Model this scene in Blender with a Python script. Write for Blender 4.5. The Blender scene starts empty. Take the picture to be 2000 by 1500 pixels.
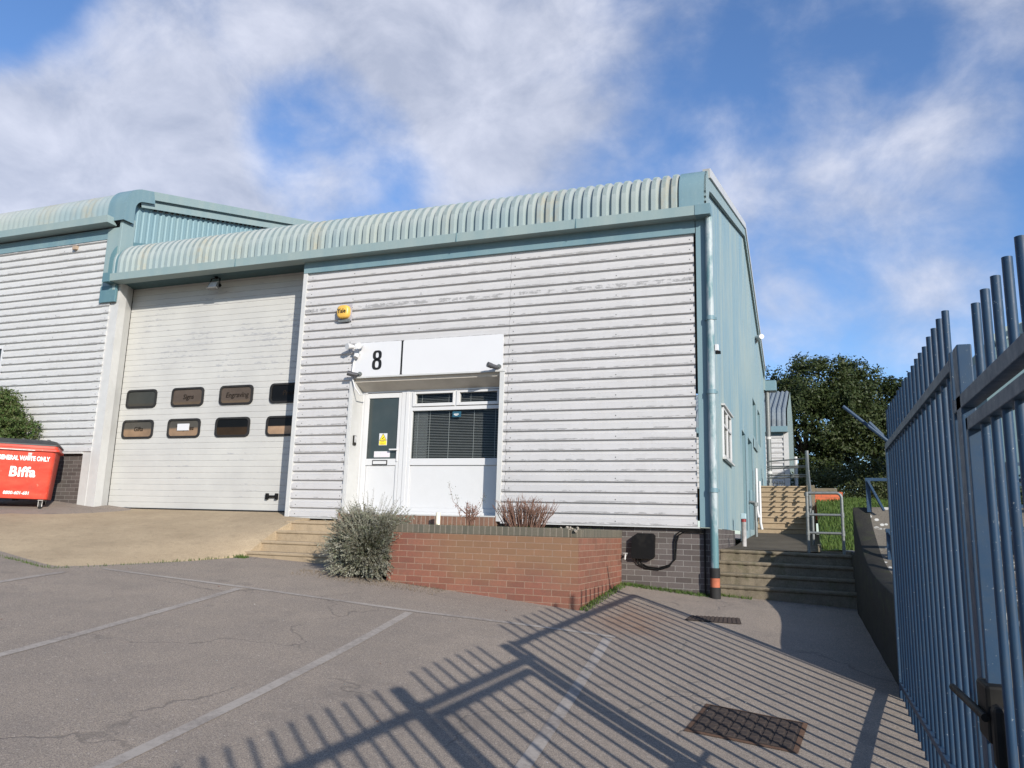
import bpy, math, random
import numpy as np
from mathutils import Vector, Matrix
R = math.radians
random.seed(7)
scene = bpy.context.scene

# ------------------------------------------------------------------ camera, sky, sun, exposure
YAW, PIT, ROL, FPX = R(21.00114), R(10.51361), R(-1.65305), 1529.67
f_ = Vector((-math.sin(YAW)*math.cos(PIT), math.cos(YAW)*math.cos(PIT), math.sin(PIT)))
r_ = Vector((math.cos(YAW), math.sin(YAW), 0)); d_ = f_.cross(r_)
rr = r_*math.cos(ROL) + d_*math.sin(ROL); dd = -r_*math.sin(ROL) + d_*math.cos(ROL)
cam = bpy.data.objects.new('camera', bpy.data.cameras.new('camera'))
scene.collection.objects.link(cam)
cam.matrix_world = Matrix(((rr.x, -dd.x, -f_.x, 0), (rr.y, -dd.y, -f_.y, 0), (rr.z, -dd.z, -f_.z, 0), (0, 0, 0, 1)))
cam.data.sensor_width = 36; cam.data.lens = 36*FPX/2000
cam.data.clip_start = 0.05; cam.data.clip_end = 2000
scene.camera = cam

SUN_AZ, SUN_EL = R(46.7), R(22.4)          # shadows run towards (-sin, +cos)
sdir = Vector((math.sin(SUN_AZ)*math.cos(SUN_EL), -math.cos(SUN_AZ)*math.cos(SUN_EL), math.sin(SUN_EL)))
sun = bpy.data.objects.new('sun', bpy.data.lights.new('sun', 'SUN'))
scene.collection.objects.link(sun)
sun.data.energy = 5.0; sun.data.angle = R(0.55); sun.data.color = (1.0, 0.94, 0.86)
sun.rotation_euler = (-sdir).to_track_quat('-Z', 'Y').to_euler()
sun.location = sdir*60

w = bpy.data.worlds.new('World'); scene.world = w; w.use_nodes = True
nt = w.node_tree; N = nt.nodes; L = nt.links
for n in list(N): N.remove(n)
out = N.new('ShaderNodeOutputWorld'); bg = N.new('ShaderNodeBackground'); L.new(bg.outputs[0], out.inputs[0])
bg.inputs[1].default_value = 0.062
sky = N.new('ShaderNodeTexSky'); sky.sky_type = 'NISHITA'; sky.sun_disc = False
sky.sun_elevation = SUN_EL; sky.sun_rotation = math.atan2(sdir.x, sdir.y)
sky.air_density = 1.0; sky.dust_density = 0.4; sky.ozone_density = 2.5
tc = N.new('ShaderNodeTexCoord')
def wm(op, a, b=None, c=None):
    n = N.new('ShaderNodeMath'); n.operation = op
    for i, v in enumerate((a, b, c)):
        if v is None: continue
        if isinstance(v, (int, float)): n.inputs[i].default_value = v
        else: L.new(v, n.inputs[i])
    return n.outputs[0]
sep = N.new('ShaderNodeSeparateXYZ'); L.new(tc.outputs['Generated'], sep.inputs[0])
den = wm('ADD', wm('MAXIMUM', sep.outputs[2], 0.0), 0.22)
comb = N.new('ShaderNodeCombineXYZ')
L.new(wm('DIVIDE', sep.outputs[0], den), comb.inputs[0]); L.new(wm('DIVIDE', sep.outputs[1], den), comb.inputs[1])
def wnoise(scale, det, rough, dist, off):
    mp = N.new('ShaderNodeMapping'); mp.inputs['Location'].default_value = off; mp.inputs['Scale'].default_value = (1, 1, 1.35); L.new(tc.outputs['Generated'], mp.inputs[0])
    n = N.new('ShaderNodeTexNoise'); n.inputs['Scale'].default_value = scale; n.inputs['Detail'].default_value = det
    n.inputs['Roughness'].default_value = rough; n.inputs['Distortion'].default_value = dist
    L.new(mp.outputs[0], n.inputs['Vector']); return n.outputs['Fac']
n1 = wnoise(3.2, 9, 0.56, 0.15, (3.1, 1.7, 0)); n2 = wnoise(8.0, 7, 0.6, 0.3, (0.3, 5.1, 0))
acc = wm('ADD', wm('MULTIPLY', wm('SUBTRACT', n1, 0.53), 2.6), wm('MULTIPLY', wm('SUBTRACT', n2, 0.5), 0.8))
# cloud banks: world direction of the centre, angular radius in degrees, weight
BANKS = [((-.6265,.6058,.4905),15,.40),((-.4206,.7471,.5147),15,.44),((-.7568,.5407,.3673),12,.36),((-.5972,.7101,.3731),9,.35),
         ((-.3547,.8055,.4747),10,.36),((.1560,.8350,.5276),9,.55),((.0311,.9393,.3418),10,.42),((-.2735,.8769,.3951),7,.28),
         ((-.1192,.8630,.4910),10,.22),((-.72,.62,.30),9,.45),
         ((-.7300,.4190,.5400),6,-1.1),((-.5220,.7400,.4230),6,-1.0),((-.1850,.8300,.5260),7,-.25),((.0400,.8400,.5410),6,-.5),
         ((-.2300,.9100,.3350),8,-.35),((-.0500,.9750,.2100),9,-.3),((-.4300,.8300,.3500),6,-.35)]
for c_, rad, wt in BANKS:
    v = Vector(c_).normalized()
    dp = N.new('ShaderNodeVectorMath'); dp.operation = 'DOT_PRODUCT'; L.new(tc.outputs['Generated'], dp.inputs[0]); dp.inputs[1].default_value = v
    mr = N.new('ShaderNodeMapRange'); mr.interpolation_type = 'SMOOTHERSTEP'
    mr.inputs[1].default_value = math.cos(R(rad*1.5)); mr.inputs[2].default_value = 1.0; mr.inputs[3].default_value = 0; mr.inputs[4].default_value = wt
    L.new(dp.outputs['Value'], mr.inputs[0]); acc = wm('ADD', acc, mr.outputs[0])
mr = N.new('ShaderNodeMapRange'); mr.interpolation_type = 'SMOOTHSTEP'
mr.inputs[1].default_value = -0.20; mr.inputs[2].default_value = 0.80; mr.inputs[3].default_value = 0.0; mr.inputs[4].default_value = 0.92
L.new(acc, mr.inputs[0])
tone = N.new('ShaderNodeMixRGB'); tone.inputs[1].default_value = (5.9, 6.5, 8.2, 1); tone.inputs[2].default_value = (9.6, 10.0, 11.6, 1)
mr2 = N.new('ShaderNodeMapRange'); mr2.inputs[1].default_value = 0.35; mr2.inputs[2].default_value = 0.68; L.new(n2, mr2.inputs[0]); L.new(mr2.outputs[0], tone.inputs[0])
tint = N.new('ShaderNodeMixRGB'); tint.blend_type = 'MULTIPLY'; tint.inputs[0].default_value = 1; tint.inputs[2].default_value = (1.55, 1.88, 2.35, 1)
L.new(sky.outputs[0], tint.inputs[1])
mx = N.new('ShaderNodeMixRGB'); L.new(mr.outputs[0], mx.inputs[0]); L.new(tint.outputs[0], mx.inputs[1]); L.new(tone.outputs[0], mx.inputs[2])
L.new(mx.outputs[0], bg.inputs[0])

vs = scene.view_settings
vs.view_transform = 'Standard'; vs.look = 'None'; vs.gamma = 1; vs.exposure = 0.38; vs.use_curve_mapping = False
scene.cycles.max_bounces = 6; scene.cycles.diffuse_bounces = 3; scene.cycles.transparent_max_bounces = 12

# ------------------------------------------------------------------ helpers
class MB:
    def __init__(s): s.v = []; s.f = []; s.m = []
    def poly(s, pts, m=0):
        b = len(s.v); s.v += [tuple(p) for p in pts]; s.f.append(tuple(range(b, b+len(pts)))); s.m.append(m)
    def box(s, x0, x1, y0, y1, z0, z1, m=0):
        b = len(s.v)
        s.v += [(x0,y0,z0),(x1,y0,z0),(x1,y1,z0),(x0,y1,z0),(x0,y0,z1),(x1,y0,z1),(x1,y1,z1),(x0,y1,z1)]
        for q in ((0,3,2,1),(4,5,6,7),(0,1,5,4),(1,2,6,5),(2,3,7,6),(3,0,4,7)): s.f.append(tuple(b+i for i in q)); s.m.append(m)
        return s
    def grid(s, rows, m=0, close=False):
        b = len(s.v); n = len(rows[0])
        for r in rows: s.v += [tuple(p) for p in r]
        for i in range(len(rows)-1):
            for j in range(n-1 if not close else n):
                k = (j+1) % n
                s.f.append((b+i*n+j, b+i*n+k, b+(i+1)*n+k, b+(i+1)*n+j)); s.m.append(m)
    def tube(s, pts, r, seg=8, m=0, cap=True):
        pts = [Vector(p) for p in pts]; rows = []
        rs = r if isinstance(r, (list, tuple)) else [r]*len(pts)
        up = Vector((0, 0, 1)); prev = None
        for i, p in enumerate(pts):
            t = (pts[min(i+1, len(pts)-1)] - pts[max(i-1, 0)]).normalized()
            if prev is None:
                a = t.cross(up if abs(t.z) < .9 else Vector((1, 0, 0))).normalized()
            else:
                a = (prev - t*prev.dot(t)).normalized()
            prev = a; b2 = t.cross(a)
            rows.append([p + (a*math.cos(2*math.pi*k/seg) + b2*math.sin(2*math.pi*k/seg))*rs[i] for k in range(seg)])
        s.grid(rows, m, close=True)
        if cap:
            s.poly(rows[0], m); s.poly(list(reversed(rows[-1])), m)
        return s
    def prism(s, poly, d, m=0):        # polygon of 3D points extruded along vector d
        d = Vector(d); a = [Vector(p) for p in poly]; b = [p+d for p in a]; n = len(a)
        s.poly(a, m); s.poly(list(reversed(b)), m)
        for i in range(n): j = (i+1) % n; s.poly([a[i], b[i], b[j], a[j]], m)
        return s
def link(o): scene.collection.objects.link(o); return o
def obj(name, mb, mats, parent=None, smooth=None, bevel=None, local=False):
    me = bpy.data.meshes.new(name)
    off = Vector((0, 0, 0)) if (parent is None or local) else world_loc(parent)
    vv = [(x-off.x, y-off.y, z-off.z) for x, y, z in mb.v]
    me.from_pydata(vv, [], mb.f)
    if not isinstance(mats, (list, tuple)): mats = [mats]
    for m in mats: me.materials.append(m)
    if len(mats) > 1: me.polygons.foreach_set('material_index', mb.m)
    if smooth:
        me.polygons.foreach_set('use_smooth', [True]*len(me.polygons)); me.update()
        me.set_sharp_from_angle(angle=R(smooth))
    me.update()
    o = link(bpy.data.objects.new(name, me))
    if parent is not None: o.parent = parent; WL[o.name] = world_loc(parent)
    if bevel:
        b = o.modifiers.new('bevel', 'BEVEL'); b.width = bevel; b.segments = 2; b.limit_method = 'ANGLE'
    return o
WL = {}
def world_loc(o): return WL.get(o.name, Vector((0, 0, 0)))
def tag(o, label=None, cat=None, group=None, kind=None):
    if label: o['label'] = label
    if cat: o['category'] = cat
    if group: o['group'] = group
    if kind: o['kind'] = kind
    return o
def thing(name, loc, label, cat, group=None, rz=0):
    o = link(bpy.data.objects.new(name, None)); o.location = loc; o.rotation_euler = (0, 0, rz); o.empty_display_size = .2
    WL[o.name] = Vector(loc); return tag(o, label, cat, group)
def recentre(o, loc):                  # put a lone mesh's origin at its base
    off = Vector(loc); o.data.transform(Matrix.Translation(-off)); o.location = off; return o
def text_part(name, body, size, loc, rot, material, parent, bold=0.0, sx=1.0, ext=0.002, shear=0.0, align='CENTER', local=False, space=1.0):
    cu = bpy.data.curves.new('t', 'FONT'); cu.body = body; cu.size = size; cu.align_x = align; cu.align_y = 'CENTER'
    cu.extrude = ext; cu.offset = bold; cu.shear = shear; cu.space_character = space; cu.resolution_u = 4
    to = bpy.data.objects.new('t', cu); link(to); bpy.context.view_layer.update()
    dg = bpy.context.evaluated_depsgraph_get(); me = bpy.data.meshes.new_from_object(to.evaluated_get(dg))
    bpy.data.objects.remove(to); me.name = name
    M = Matrix.Translation(loc) @ rot @ Matrix.Diagonal((sx, 1, 1, 1))
    if parent is not None and not local: M = Matrix.Translation(-world_loc(parent)) @ M
    me.transform(M); me.materials.clear(); me.materials.append(material)
    o = link(bpy.data.objects.new(name, me))
    if parent is not None: o.parent = parent
    return o
FRONT = Matrix.Rotation(R(90), 4, 'X')   # text facing -Y

# ------------------------------------------------------------------ materials
class NT:
    def __init__(s, name, rough=.6, spec=.3, metal=0):
        s.mat = bpy.data.materials.new(name); s.mat.use_nodes = True; s.n = s.mat.node_tree.nodes; s.l = s.mat.node_tree.links
        s.p = s.n['Principled BSDF']; s.p.inputs['Roughness'].default_value = rough; s.p.inputs['Metallic'].default_value = metal
        s.p.inputs['Specular IOR Level'].default_value = spec
        s.geo = s.n.new('ShaderNodeNewGeometry').outputs['Position']
    def set(s, i, v):
        if isinstance(v, (int, float)): i.default_value = v
        elif isinstance(v, (tuple, list)): i.default_value = tuple(v) + ((1,) if len(v) == 3 and len(i.default_value) == 4 else ())
        else: s.l.new(v, i)
    def math(s, op, a, b=None, c=None):
        n = s.n.new('ShaderNodeMath'); n.operation = op
        for i, v in enumerate((a, b, c)):
            if v is not None: s.set(n.inputs[i], v)
        return n.outputs[0]
    def xyz(s):
        n = s.n.new('ShaderNodeSeparateXYZ'); s.l.new(s.geo, n.inputs[0]); return n.outputs
    def comb(s, x, y, z):
        n = s.n.new('ShaderNodeCombineXYZ')
        for i, v in enumerate((x, y, z)): s.set(n.inputs[i], v)
        return n.outputs[0]
    def noise(s, scale, det=4, rough=.6, stretch=(1, 1, 1), dist=0, off=(0, 0, 0), vec=None):
        mp = s.n.new('ShaderNodeMapping'); mp.inputs['Scale'].default_value = stretch; mp.inputs['Location'].default_value = off
        s.l.new(vec or s.geo, mp.inputs[0])
        n = s.n.new('ShaderNodeTexNoise'); n.inputs['Scale'].default_value = scale; n.inputs['Detail'].default_value = det
        n.inputs['Roughness'].default_value = rough; n.inputs['Distortion'].default_value = dist
        s.l.new(mp.outputs[0], n.inputs['Vector']); return n.outputs['Fac']
    def vor(s, scale, feature='F1', stretch=(1, 1, 1), vec=None, rand=1.0):
        mp = s.n.new('ShaderNodeMapping'); mp.inputs['Scale'].default_value = stretch; s.l.new(vec or s.geo, mp.inputs[0])
        n = s.n.new('ShaderNodeTexVoronoi'); n.feature = feature; n.inputs['Scale'].default_value = scale; n.inputs['Randomness'].default_value = rand
        s.l.new(mp.outputs[0], n.inputs['Vector']); return n.outputs
    def rng(s, v, a, b, c=0., d=1., smooth=False):
        n = s.n.new('ShaderNodeMapRange'); s.set(n.inputs[0], v)
        if smooth: n.interpolation_type = 'SMOOTHSTEP'
        for i, q in enumerate((a, b, c, d)): n.inputs[i+1].default_value = q
        return n.outputs[0]
    def mix(s, f, a, b, mode='MIX'):
        n = s.n.new('ShaderNodeMixRGB'); n.blend_type = mode; s.set(n.inputs[0], f); s.set(n.inputs[1], a); s.set(n.inputs[2], b); return n.outputs[0]
    def col(s, c): s.set(s.p.inputs['Base Color'], c); return s
    def rough(s, c): s.set(s.p.inputs['Roughness'], c); return s
    def bump(s, h, strength=.3, dist=.01):
        n = s.n.new('ShaderNodeBump'); n.inputs['Strength'].default_value = strength; n.inputs['Distance'].default_value = dist
        s.l.new(h, n.inputs['Height']); s.l.new(n.outputs[0], s.p.inputs['Normal']); return s
def flat(name, c, rough=.55, spec=.3, metal=0, var=.12, scale=9, dirt=(0.1, .09, .07), dirtamt=.25):
    m = NT(name, rough, spec, metal)
    a = m.noise(scale, 5); b = m.noise(scale*.25, 3, off=(4, 2, 1))
    c0 = m.mix(m.rng(a, .3, .7), tuple(x*(1-var) for x in c), tuple(min(1, x*(1+var)) for x in c))
    c1 = m.mix(m.math('MULTIPLY', m.rng(b, .52, .75), dirtamt), c0, dirt)
    m.col(c1); m.bump(a, .08, .004); return m.mat

def make_cladding(name, base, z0, pitch, peel_lo, peel_hi, patch_row=None, sc=1.0):
    m = NT(name, .5, .35); X = m.xyz()
    ph = m.math('FRACT', m.math('DIVIDE', m.math('SUBTRACT', X[2], z0), pitch))
    band = m.math('MULTIPLY', m.rng(ph, .08, .13), m.rng(ph, peel_hi, peel_lo))
    n = m.noise(7*sc, 7, .7, (1, 1, 5)); big = m.noise(.8, 3, .6, (1, 1, 1.4), off=(2, 0, 7))
    v = m.math('ADD', m.math('MULTIPLY', n, 1.0), m.math('MULTIPLY', m.math('SUBTRACT', big, .5), .5))
    v = m.math('ADD', v, m.math('MULTIPLY', m.math('SUBTRACT', band, 1), .35))
    if patch_row:
        row = m.math('ABSOLUTE', m.math('SUBTRACT', X[2], patch_row)); rb = m.rng(row, .02, .075, 1, 0)
        pn = m.noise(2.6, 4, .7, (1, 1, .2), off=(1.3, 0, 0)); v2 = m.rng(m.math('ADD', m.math('ADD', pn, m.math('MULTIPLY', m.math('SUBTRACT', n, .5), .9)), m.math('MULTIPLY', m.math('SUBTRACT', rb, 1), .35)), .52, .54)
    peel = m.rng(v, .500, .52)
    if patch_row: peel = m.math('MAXIMUM', peel, v2)
    dirt = m.noise(1.6, 6, .65, (1, 1, 2.4), off=(5, 5, 5)); streak = m.noise(3.5, 4, .6, (3, 3, .25))
    c = m.mix(m.rng(dirt, .3, .75), base, tuple(x*.88 for x in base))
    c = m.mix(m.math('MULTIPLY', m.rng(streak, .5, .8), .18), c, (.30, .29, .27))
    c = m.mix(peel, c, (.27, .265, .26))
    m.col(c); m.rough(m.rng(dirt, .3, .7, .42, .62)); m.bump(peel, .25, .002); return m.mat
M_clad = make_cladding('white_cladding', (.47, .462, .456), .098, .1515, .22, .34, 3.64)
M_clad2 = make_cladding('neighbour_cladding', (.50, .50, .49), 1.22, .1515, .2, .3)
def make_roller():
    m = NT('roller_door_paint', .42, .4); X = m.xyz()
    ph = m.math('FRACT', m.math('DIVIDE', m.math('SUBTRACT', X[2], .2), .111))
    band = m.math('MULTIPLY', m.rng(ph, .0, .06), m.rng(ph, .45, .12))
    n = m.noise(8, 7, .75, (1, 1, 4)); big = m.noise(1.1, 2, .5, (1, 1, 1.6), off=(6.2, 0, 1.0))
    hi = m.math('MULTIPLY', m.rng(X[2], 2.55, 2.9), m.rng(X[2], 3.9, 3.4))
    v = m.math('ADD', n, m.math('MULTIPLY', m.math('SUBTRACT', big, .5), .55)); v = m.math('ADD', v, m.math('MULTIPLY', m.math('SUBTRACT', band, 1), .10))
    v = m.math('ADD', v, m.math('MULTIPLY', m.math('SUBTRACT', hi, 1), .10))
    peel = m.rng(v, .525, .54)
    ln = m.math('MULTIPLY', m.math('ADD', m.rng(ph, .05, .0), m.rng(ph, .955, 1.0)), m.rng(m.noise(4, 4, .7, (1, 1, 8), off=(0, 0, 3)), .40, .58, .15, .9))
    wide = m.rng(m.noise(1.2, 4), .35, .7)
    c = m.mix(wide, (.455, .45, .42), (.395, .39, .37)); c = m.mix(peel, c, (.33, .33, .33)); c = m.mix(m.math('MINIMUM', ln, 1), c, (.27, .27, .265))
    m.col(c); return m.mat
M_roller = make_roller()
def make_teal(name, a, b, streaky=True, seed=0):
    m = NT(name, .5, .3); st = m.noise(2.2, 5, .6, (1.6, 1.6, .12), off=(seed, seed, 0)); wd = m.noise(.5, 3, .5, off=(seed, 1, 2)); sp = m.noise(25, 4)
    c = m.mix(m.rng(m.math('ADD', m.math('MULTIPLY', st, .6), m.math('MULTIPLY', wd, .4)), .36, .62), a, b)
    c = m.mix(m.math('MULTIPLY', m.rng(sp, .6, .8), .12), c, (.6, .62, .6)); m.col(c); m.rough(m.rng(st, .3, .7, .4, .6)); m.bump(sp, .04, .002); return m.mat
M_side = make_teal('pale_teal_wall', (.13, .22, .27), (.235, .285, .27))
M_teal = make_teal('teal_trim', (.115, .20, .235), (.16, .24, .26), seed=3)
M_fasc = make_teal('faded_teal_gutter', (.20, .275, .28), (.245, .305, .295), seed=5)
M_dkteal = make_teal('dark_teal_trim', (.075, .15, .18), (.10, .185, .205), seed=8)
def make_roof(name, lichen=.5):
    m = NT(name, .5, .3); X = m.xyz()
    sheet = m.noise(.9, 2, .5, (1, .05, .05)); pale = m.noise(4, 5, .6, (1, .6, .6)); li = m.noise(11, 5, .7, (1, .5, .5)); topm = m.rng(X[2], 4.9, 5.3) if lichen > .3 else m.rng(X[2], 6.1, 6.5)
    c = m.mix(m.rng(sheet, .35, .65), (.20, .265, .28), (.265, .305, .285)); c = m.mix(m.math('MULTIPLY', topm, m.rng(pale, .35, .65, .3, .85)), c, (.33, .34, .325))
    col = m.noise(1.6, 1, .5, (1, .01, .01), off=(9, 0, 0))
    c = m.mix(m.math('MULTIPLY', m.math('MULTIPLY', m.rng(col, .54, .66), .5), m.rng(li, .36, .60)), c, (.29, .25, .165))
    m.col(c); m.bump(li, .15, .003); return m.mat
M_roof = make_roof('weathered_roof_sheet', .5); M_roof2 = make_roof('neighbour_roof_sheet', .2)
M_white = flat('white_trim_paint', (.455, .455, .44), .4, .4, var=.04, dirtamt=.1)
M_upvc = flat('white_window_plastic', (.53, .53, .525), .3, .4, var=.015, dirtamt=.04)
M_sign = flat('white_sign_board', (.555, .555, .555), .3, .5, var=.012, scale=2, dirtamt=.03)
M_black = flat('black_plastic', (.006, .006, .006), .6, .15, var=.2)
M_rubber = flat('black_rubber_seal', (.02, .02, .02), .7, .2)
M_dark = flat('dark_gap', (.012, .012, .012), .9, .1)
M_steelgrey = flat('grey_galvanised_pipe', (.15, .16, .155), .5, .5, .3, var=.2, scale=30)
M_beige = flat('beige_soffit_board', (.50, .46, .40), .5, .3, var=.05, dirtamt=.2)

def brick_mat(name, c1, c2, mortar, bw=.225, bh=.075, swap=False, stain=None, mort=.006, soldier=False, z0=0., x0=0.):
    m = NT(name, .8, .2); X = m.xyz(); u = m.math('ADD', m.math('ADD', X[0], X[1]), x0); v = m.math('SUBTRACT', X[2], z0)
    b = m.n.new('ShaderNodeTexBrick'); b.inputs['Scale'].default_value = 1; b.inputs['Mortar Size'].default_value = mort; b.inputs['Mortar Smooth'].default_value = .15
    b.inputs['Brick Width'].default_value = bw; b.inputs['Row Height'].default_value = bh; b.inputs['Bias'].default_value = 0
    if soldier: b.offset = 0
    m.l.new(m.comb(u, v, 0), b.inputs['Vector']); m.set(b.inputs['Color1'], c1); m.set(b.inputs['Color2'], c2); m.set(b.inputs['Mortar'], mortar)
    g = m.noise(55, 5); h = m.noise(2.2, 5, .65)
    c = m.mix(m.rng(g, .35, .75, 0, .35), b.outputs['Color'], (.05, .045, .04)); c = m.mix(m.rng(h, .45, .8, 0, .35), c, (.10, .09, .07))
    if stain: c = stain(m, c, X, b.outputs['Fac'])
    m.col(c); hh = m.math('SUBTRACT', m.math('MULTIPLY', g, .25), b.outputs['Fac']); m.bump(hh, .6, .006); return m.mat
M_darkbrick = brick_mat('dark_brown_brick', (.075, .062, .058), (.115, .098, .092), (.24, .23, .21), z0=.098-12*.075-.003, mort=.0042)
def planter_stain(m, c, X, fac):
    a = m.noise(1.1, 4, .6, off=(3, 3, 3)); b = m.noise(5, 3, .6)
    edge = m.rng(X[0], -4.75, -4.1); edge2 = m.rng(X[0], -2.535, -2.56)
    low = m.rng(X[2], -.75, -.25)
    olive = m.math('MULTIPLY', m.math('MULTIPLY', edge, edge2), m.rng(m.math('ADD', m.math('MULTIPLY', a, .8), m.math('MULTIPLY', low, .35)), .42, .68))
    c = m.mix(m.math('MULTIPLY', m.math('MULTIPLY', olive, .62), m.math('SUBTRACT', 1, fac)), c, (.20, .13, .07))
    return m.mix(m.math('MULTIPLY', m.rng(b, .55, .75), .25), c, (.13, .075, .05))
M_redbrick = brick_mat('painted_red_brick', (.25, .098, .066), (.18, .068, .047), (.30, .20, .14), stain=planter_stain, z0=-.075, mort=.0045)
M_coping = brick_mat('engineering_brick_coping', (.095, .09, .068), (.13, .115, .085), (.22, .19, .15), bw=.0755, bh=.5, soldier=True, z0=-.3, mort=.006)
M_brownsold = brick_mat('brown_brick_sill', (.17, .095, .065), (.22, .12, .08), (.30, .25, .2), bw=.0755, bh=.5, soldier=True, z0=-.3)
M_orbrick = brick_mat('bright_orange_brick', (.62, .15, .065), (.54, .125, .055), (.30, .14, .08))

def make_asphalt():
    m = NT('asphalt', .88, .2); X = m.xyz()
    sp = m.noise(120, 4, .8); sp2 = m.noise(55, 4, .75); big = m.noise(.45, 5, .6); mid = m.noise(2.3, 5, .65, off=(7, 1, 0))
    c = m.mix(m.rng(big, .3, .7), (.345, .285, .225), (.275, .23, .185))
    c = m.mix(m.rng(mid, .42, .75, 0, .5), c, (.205, .175, .15))
    c = m.mix(m.rng(sp, .45, .56, 0, .75), c, (.10, .088, .08)); c = m.mix(m.rng(sp2, .58, .68, 0, .6), c, (.50, .45, .40))
    chips = m.vor(16)['Distance']; cr = m.noise(9, 2, off=(1, 2, 3)); c = m.mix(m.math('MULTIPLY', m.rng(chips, .09, .05), m.rng(cr, .60, .64)), c, (.6, .58, .54))
    blot = m.rng(m.noise(1.7, 2, .4, off=(2, 9, 0)), .70, .74); c = m.mix(m.math('MULTIPLY', blot, .3), c, (.10, .09, .08))
    st1 = m.rng(m.noise(.9, 5, .7, off=(12, 3, 0)), .60, .72); c = m.mix(m.math('MULTIPLY', st1, .45), c, (.11, .098, .088))
    # a few long wandering cracks
    wv = m.n.new('ShaderNodeVectorMath'); wv.operation = 'ADD'; nn = m.n.new('ShaderNodeTexNoise'); nn.inputs['Scale'].default_value = 1.3; nn.inputs['Detail'].default_value = 6
    m.l.new(m.geo, nn.inputs['Vector']); m.l.new(m.geo, wv.inputs[0]); sc = m.n.new('ShaderNodeVectorMath'); sc.operation = 'SCALE'; sc.inputs['Scale'].default_value = 1.2
    m.l.new(nn.outputs['Color'], sc.inputs[0]); m.l.new(sc.outputs[0], wv.inputs[1])
    flatv = m.n.new('ShaderNodeMapping'); flatv.inputs['Scale'].default_value = (1, 1, 0); m.l.new(wv.outputs[0], flatv.inputs[0])
    cd = m.vor(.42, 'DISTANCE_TO_EDGE', vec=flatv.outputs[0])['Distance']; cm = m.rng(m.noise(.7, 3, off=(8, 0, 0)), .46, .56)
    crack = m.math('MULTIPLY', m.rng(cd, .007, .002), cm); c = m.mix(m.math('MULTIPLY', crack, .45), c, (.09, .08, .07))
    # rusty run-off near the planter corner
    dx = m.math('SUBTRACT', X[0], -1.9); dy = m.math('SUBTRACT', X[1], 8.9); dr = m.math('SQRT', m.math('ADD', m.math('MULTIPLY', m.math('MULTIPLY', dx, dx), 3), m.math('MULTIPLY', dy, dy)))
    c = m.mix(m.math('MULTIPLY', m.rng(dr, 1.2, .2, 0, .5), m.rng(mid, .3, .6)), c, (.24, .12, .06))
    m.col(c); m.bump(m.math('SUBTRACT', m.math('ADD', sp, m.math('MULTIPLY', sp2, .6)), m.math('MULTIPLY', crack, 1)), .55, .006); return m.mat
M_asph = make_asphalt()
def make_paint():
    m = NT('worn_white_road_paint', .8, .2); a = m.noise(22, 6, .7); b = m.noise(150, 3); c2 = m.noise(1.3, 3, off=(2, 5, 0))
    w_ = m.rng(m.math('ADD', m.math('MULTIPLY', a, .6), m.math('ADD', m.math('MULTIPLY', b, .25), m.math('MULTIPLY', c2, .5))), .62, .82, 1, 0)
    m.col(m.mix(m.math('MULTIPLY', w_, .5), (.19, .165, .145), (.42, .385, .34))); m.bump(b, .4, .004); return m.mat
M_paint = make_paint()
def concrete(name, a, b, speck=.35, dark=(.05, .045, .035), bumps=.5, moss=0, fine=60):
    m = NT(name, .9, .15); n1 = m.noise(1.2, 5, .65); n2 = m.noise(fine, 4, .65); n3 = m.noise(8, 5, .7, off=(3, 1, 4))
    c = m.mix(m.rng(n1, .3, .7), a, b); c = m.mix(m.rng(n2, .45, .7, 0, speck), c, dark); c = m.mix(m.rng(n3, .5, .78, 0, .55), c, tuple(x*.45 for x in a))
    if moss:
        up = m.n.new('ShaderNodeNewGeometry'); c = m.mix(m.rng(m.noise(6, 5, .7, off=(0, 7, 2)), .5, .7, 0, moss), c, (.06, .07, .03))
    m.col(c); m.bump(m.math('ADD', n2, n3), bumps, .006); return m.mat
M_ramp = concrete('buff_concrete_ramp', (.43, .34, .225), (.32, .25, .165), .6, (.15, .11, .07), fine=80)
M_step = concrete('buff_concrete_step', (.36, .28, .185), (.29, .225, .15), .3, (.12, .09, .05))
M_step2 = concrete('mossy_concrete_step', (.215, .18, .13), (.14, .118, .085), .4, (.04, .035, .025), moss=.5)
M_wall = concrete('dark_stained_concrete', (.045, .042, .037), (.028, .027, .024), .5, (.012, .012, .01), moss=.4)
def make_bank():
    m = NT('lichen_spotted_concrete', .9, .15); n1 = m.noise(2, 5); n2 = m.noise(50, 4)
    c = m.mix(m.rng(n1, .3, .7), (.17, .15, .12), (.12, .105, .085)); c = m.mix(m.rng(n2, .45, .7, 0, .4), c, (.05, .045, .04))
    v = m.vor(11, stretch=(1, 1, 1))['Distance']; nn = m.noise(3, 3, off=(3, 3, 1)); c = m.mix(m.math('MULTIPLY', m.rng(v, .34, .28), m.rng(nn, .42, .52)), c, (.46, .45, .41))
    m.col(c); m.bump(n2, .5, .006); return m.mat
M_bank = make_bank()
def make_fence_paint():
    m = NT('blue_fence_paint', .5, .3); a = m.noise(14, 5, .7); b = m.noise(60, 4, .8); d = m.noise(2, 3)
    c = m.mix(m.rng(d, .3, .7), (.014, .039, .078), (.021, .049, .088)); c = m.mix(m.rng(a, .45, .8, 0, .35), c, (.04, .05, .05))
    c = m.mix(m.math('MULTIPLY', m.rng(b, .66, .70), .7), c, (.55, .56, .52)); m.col(c); m.rough(m.rng(a, .3, .7, .42, .6)); m.bump(b, .12, .002); return m.mat
M_fence = make_fence_paint()
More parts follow.
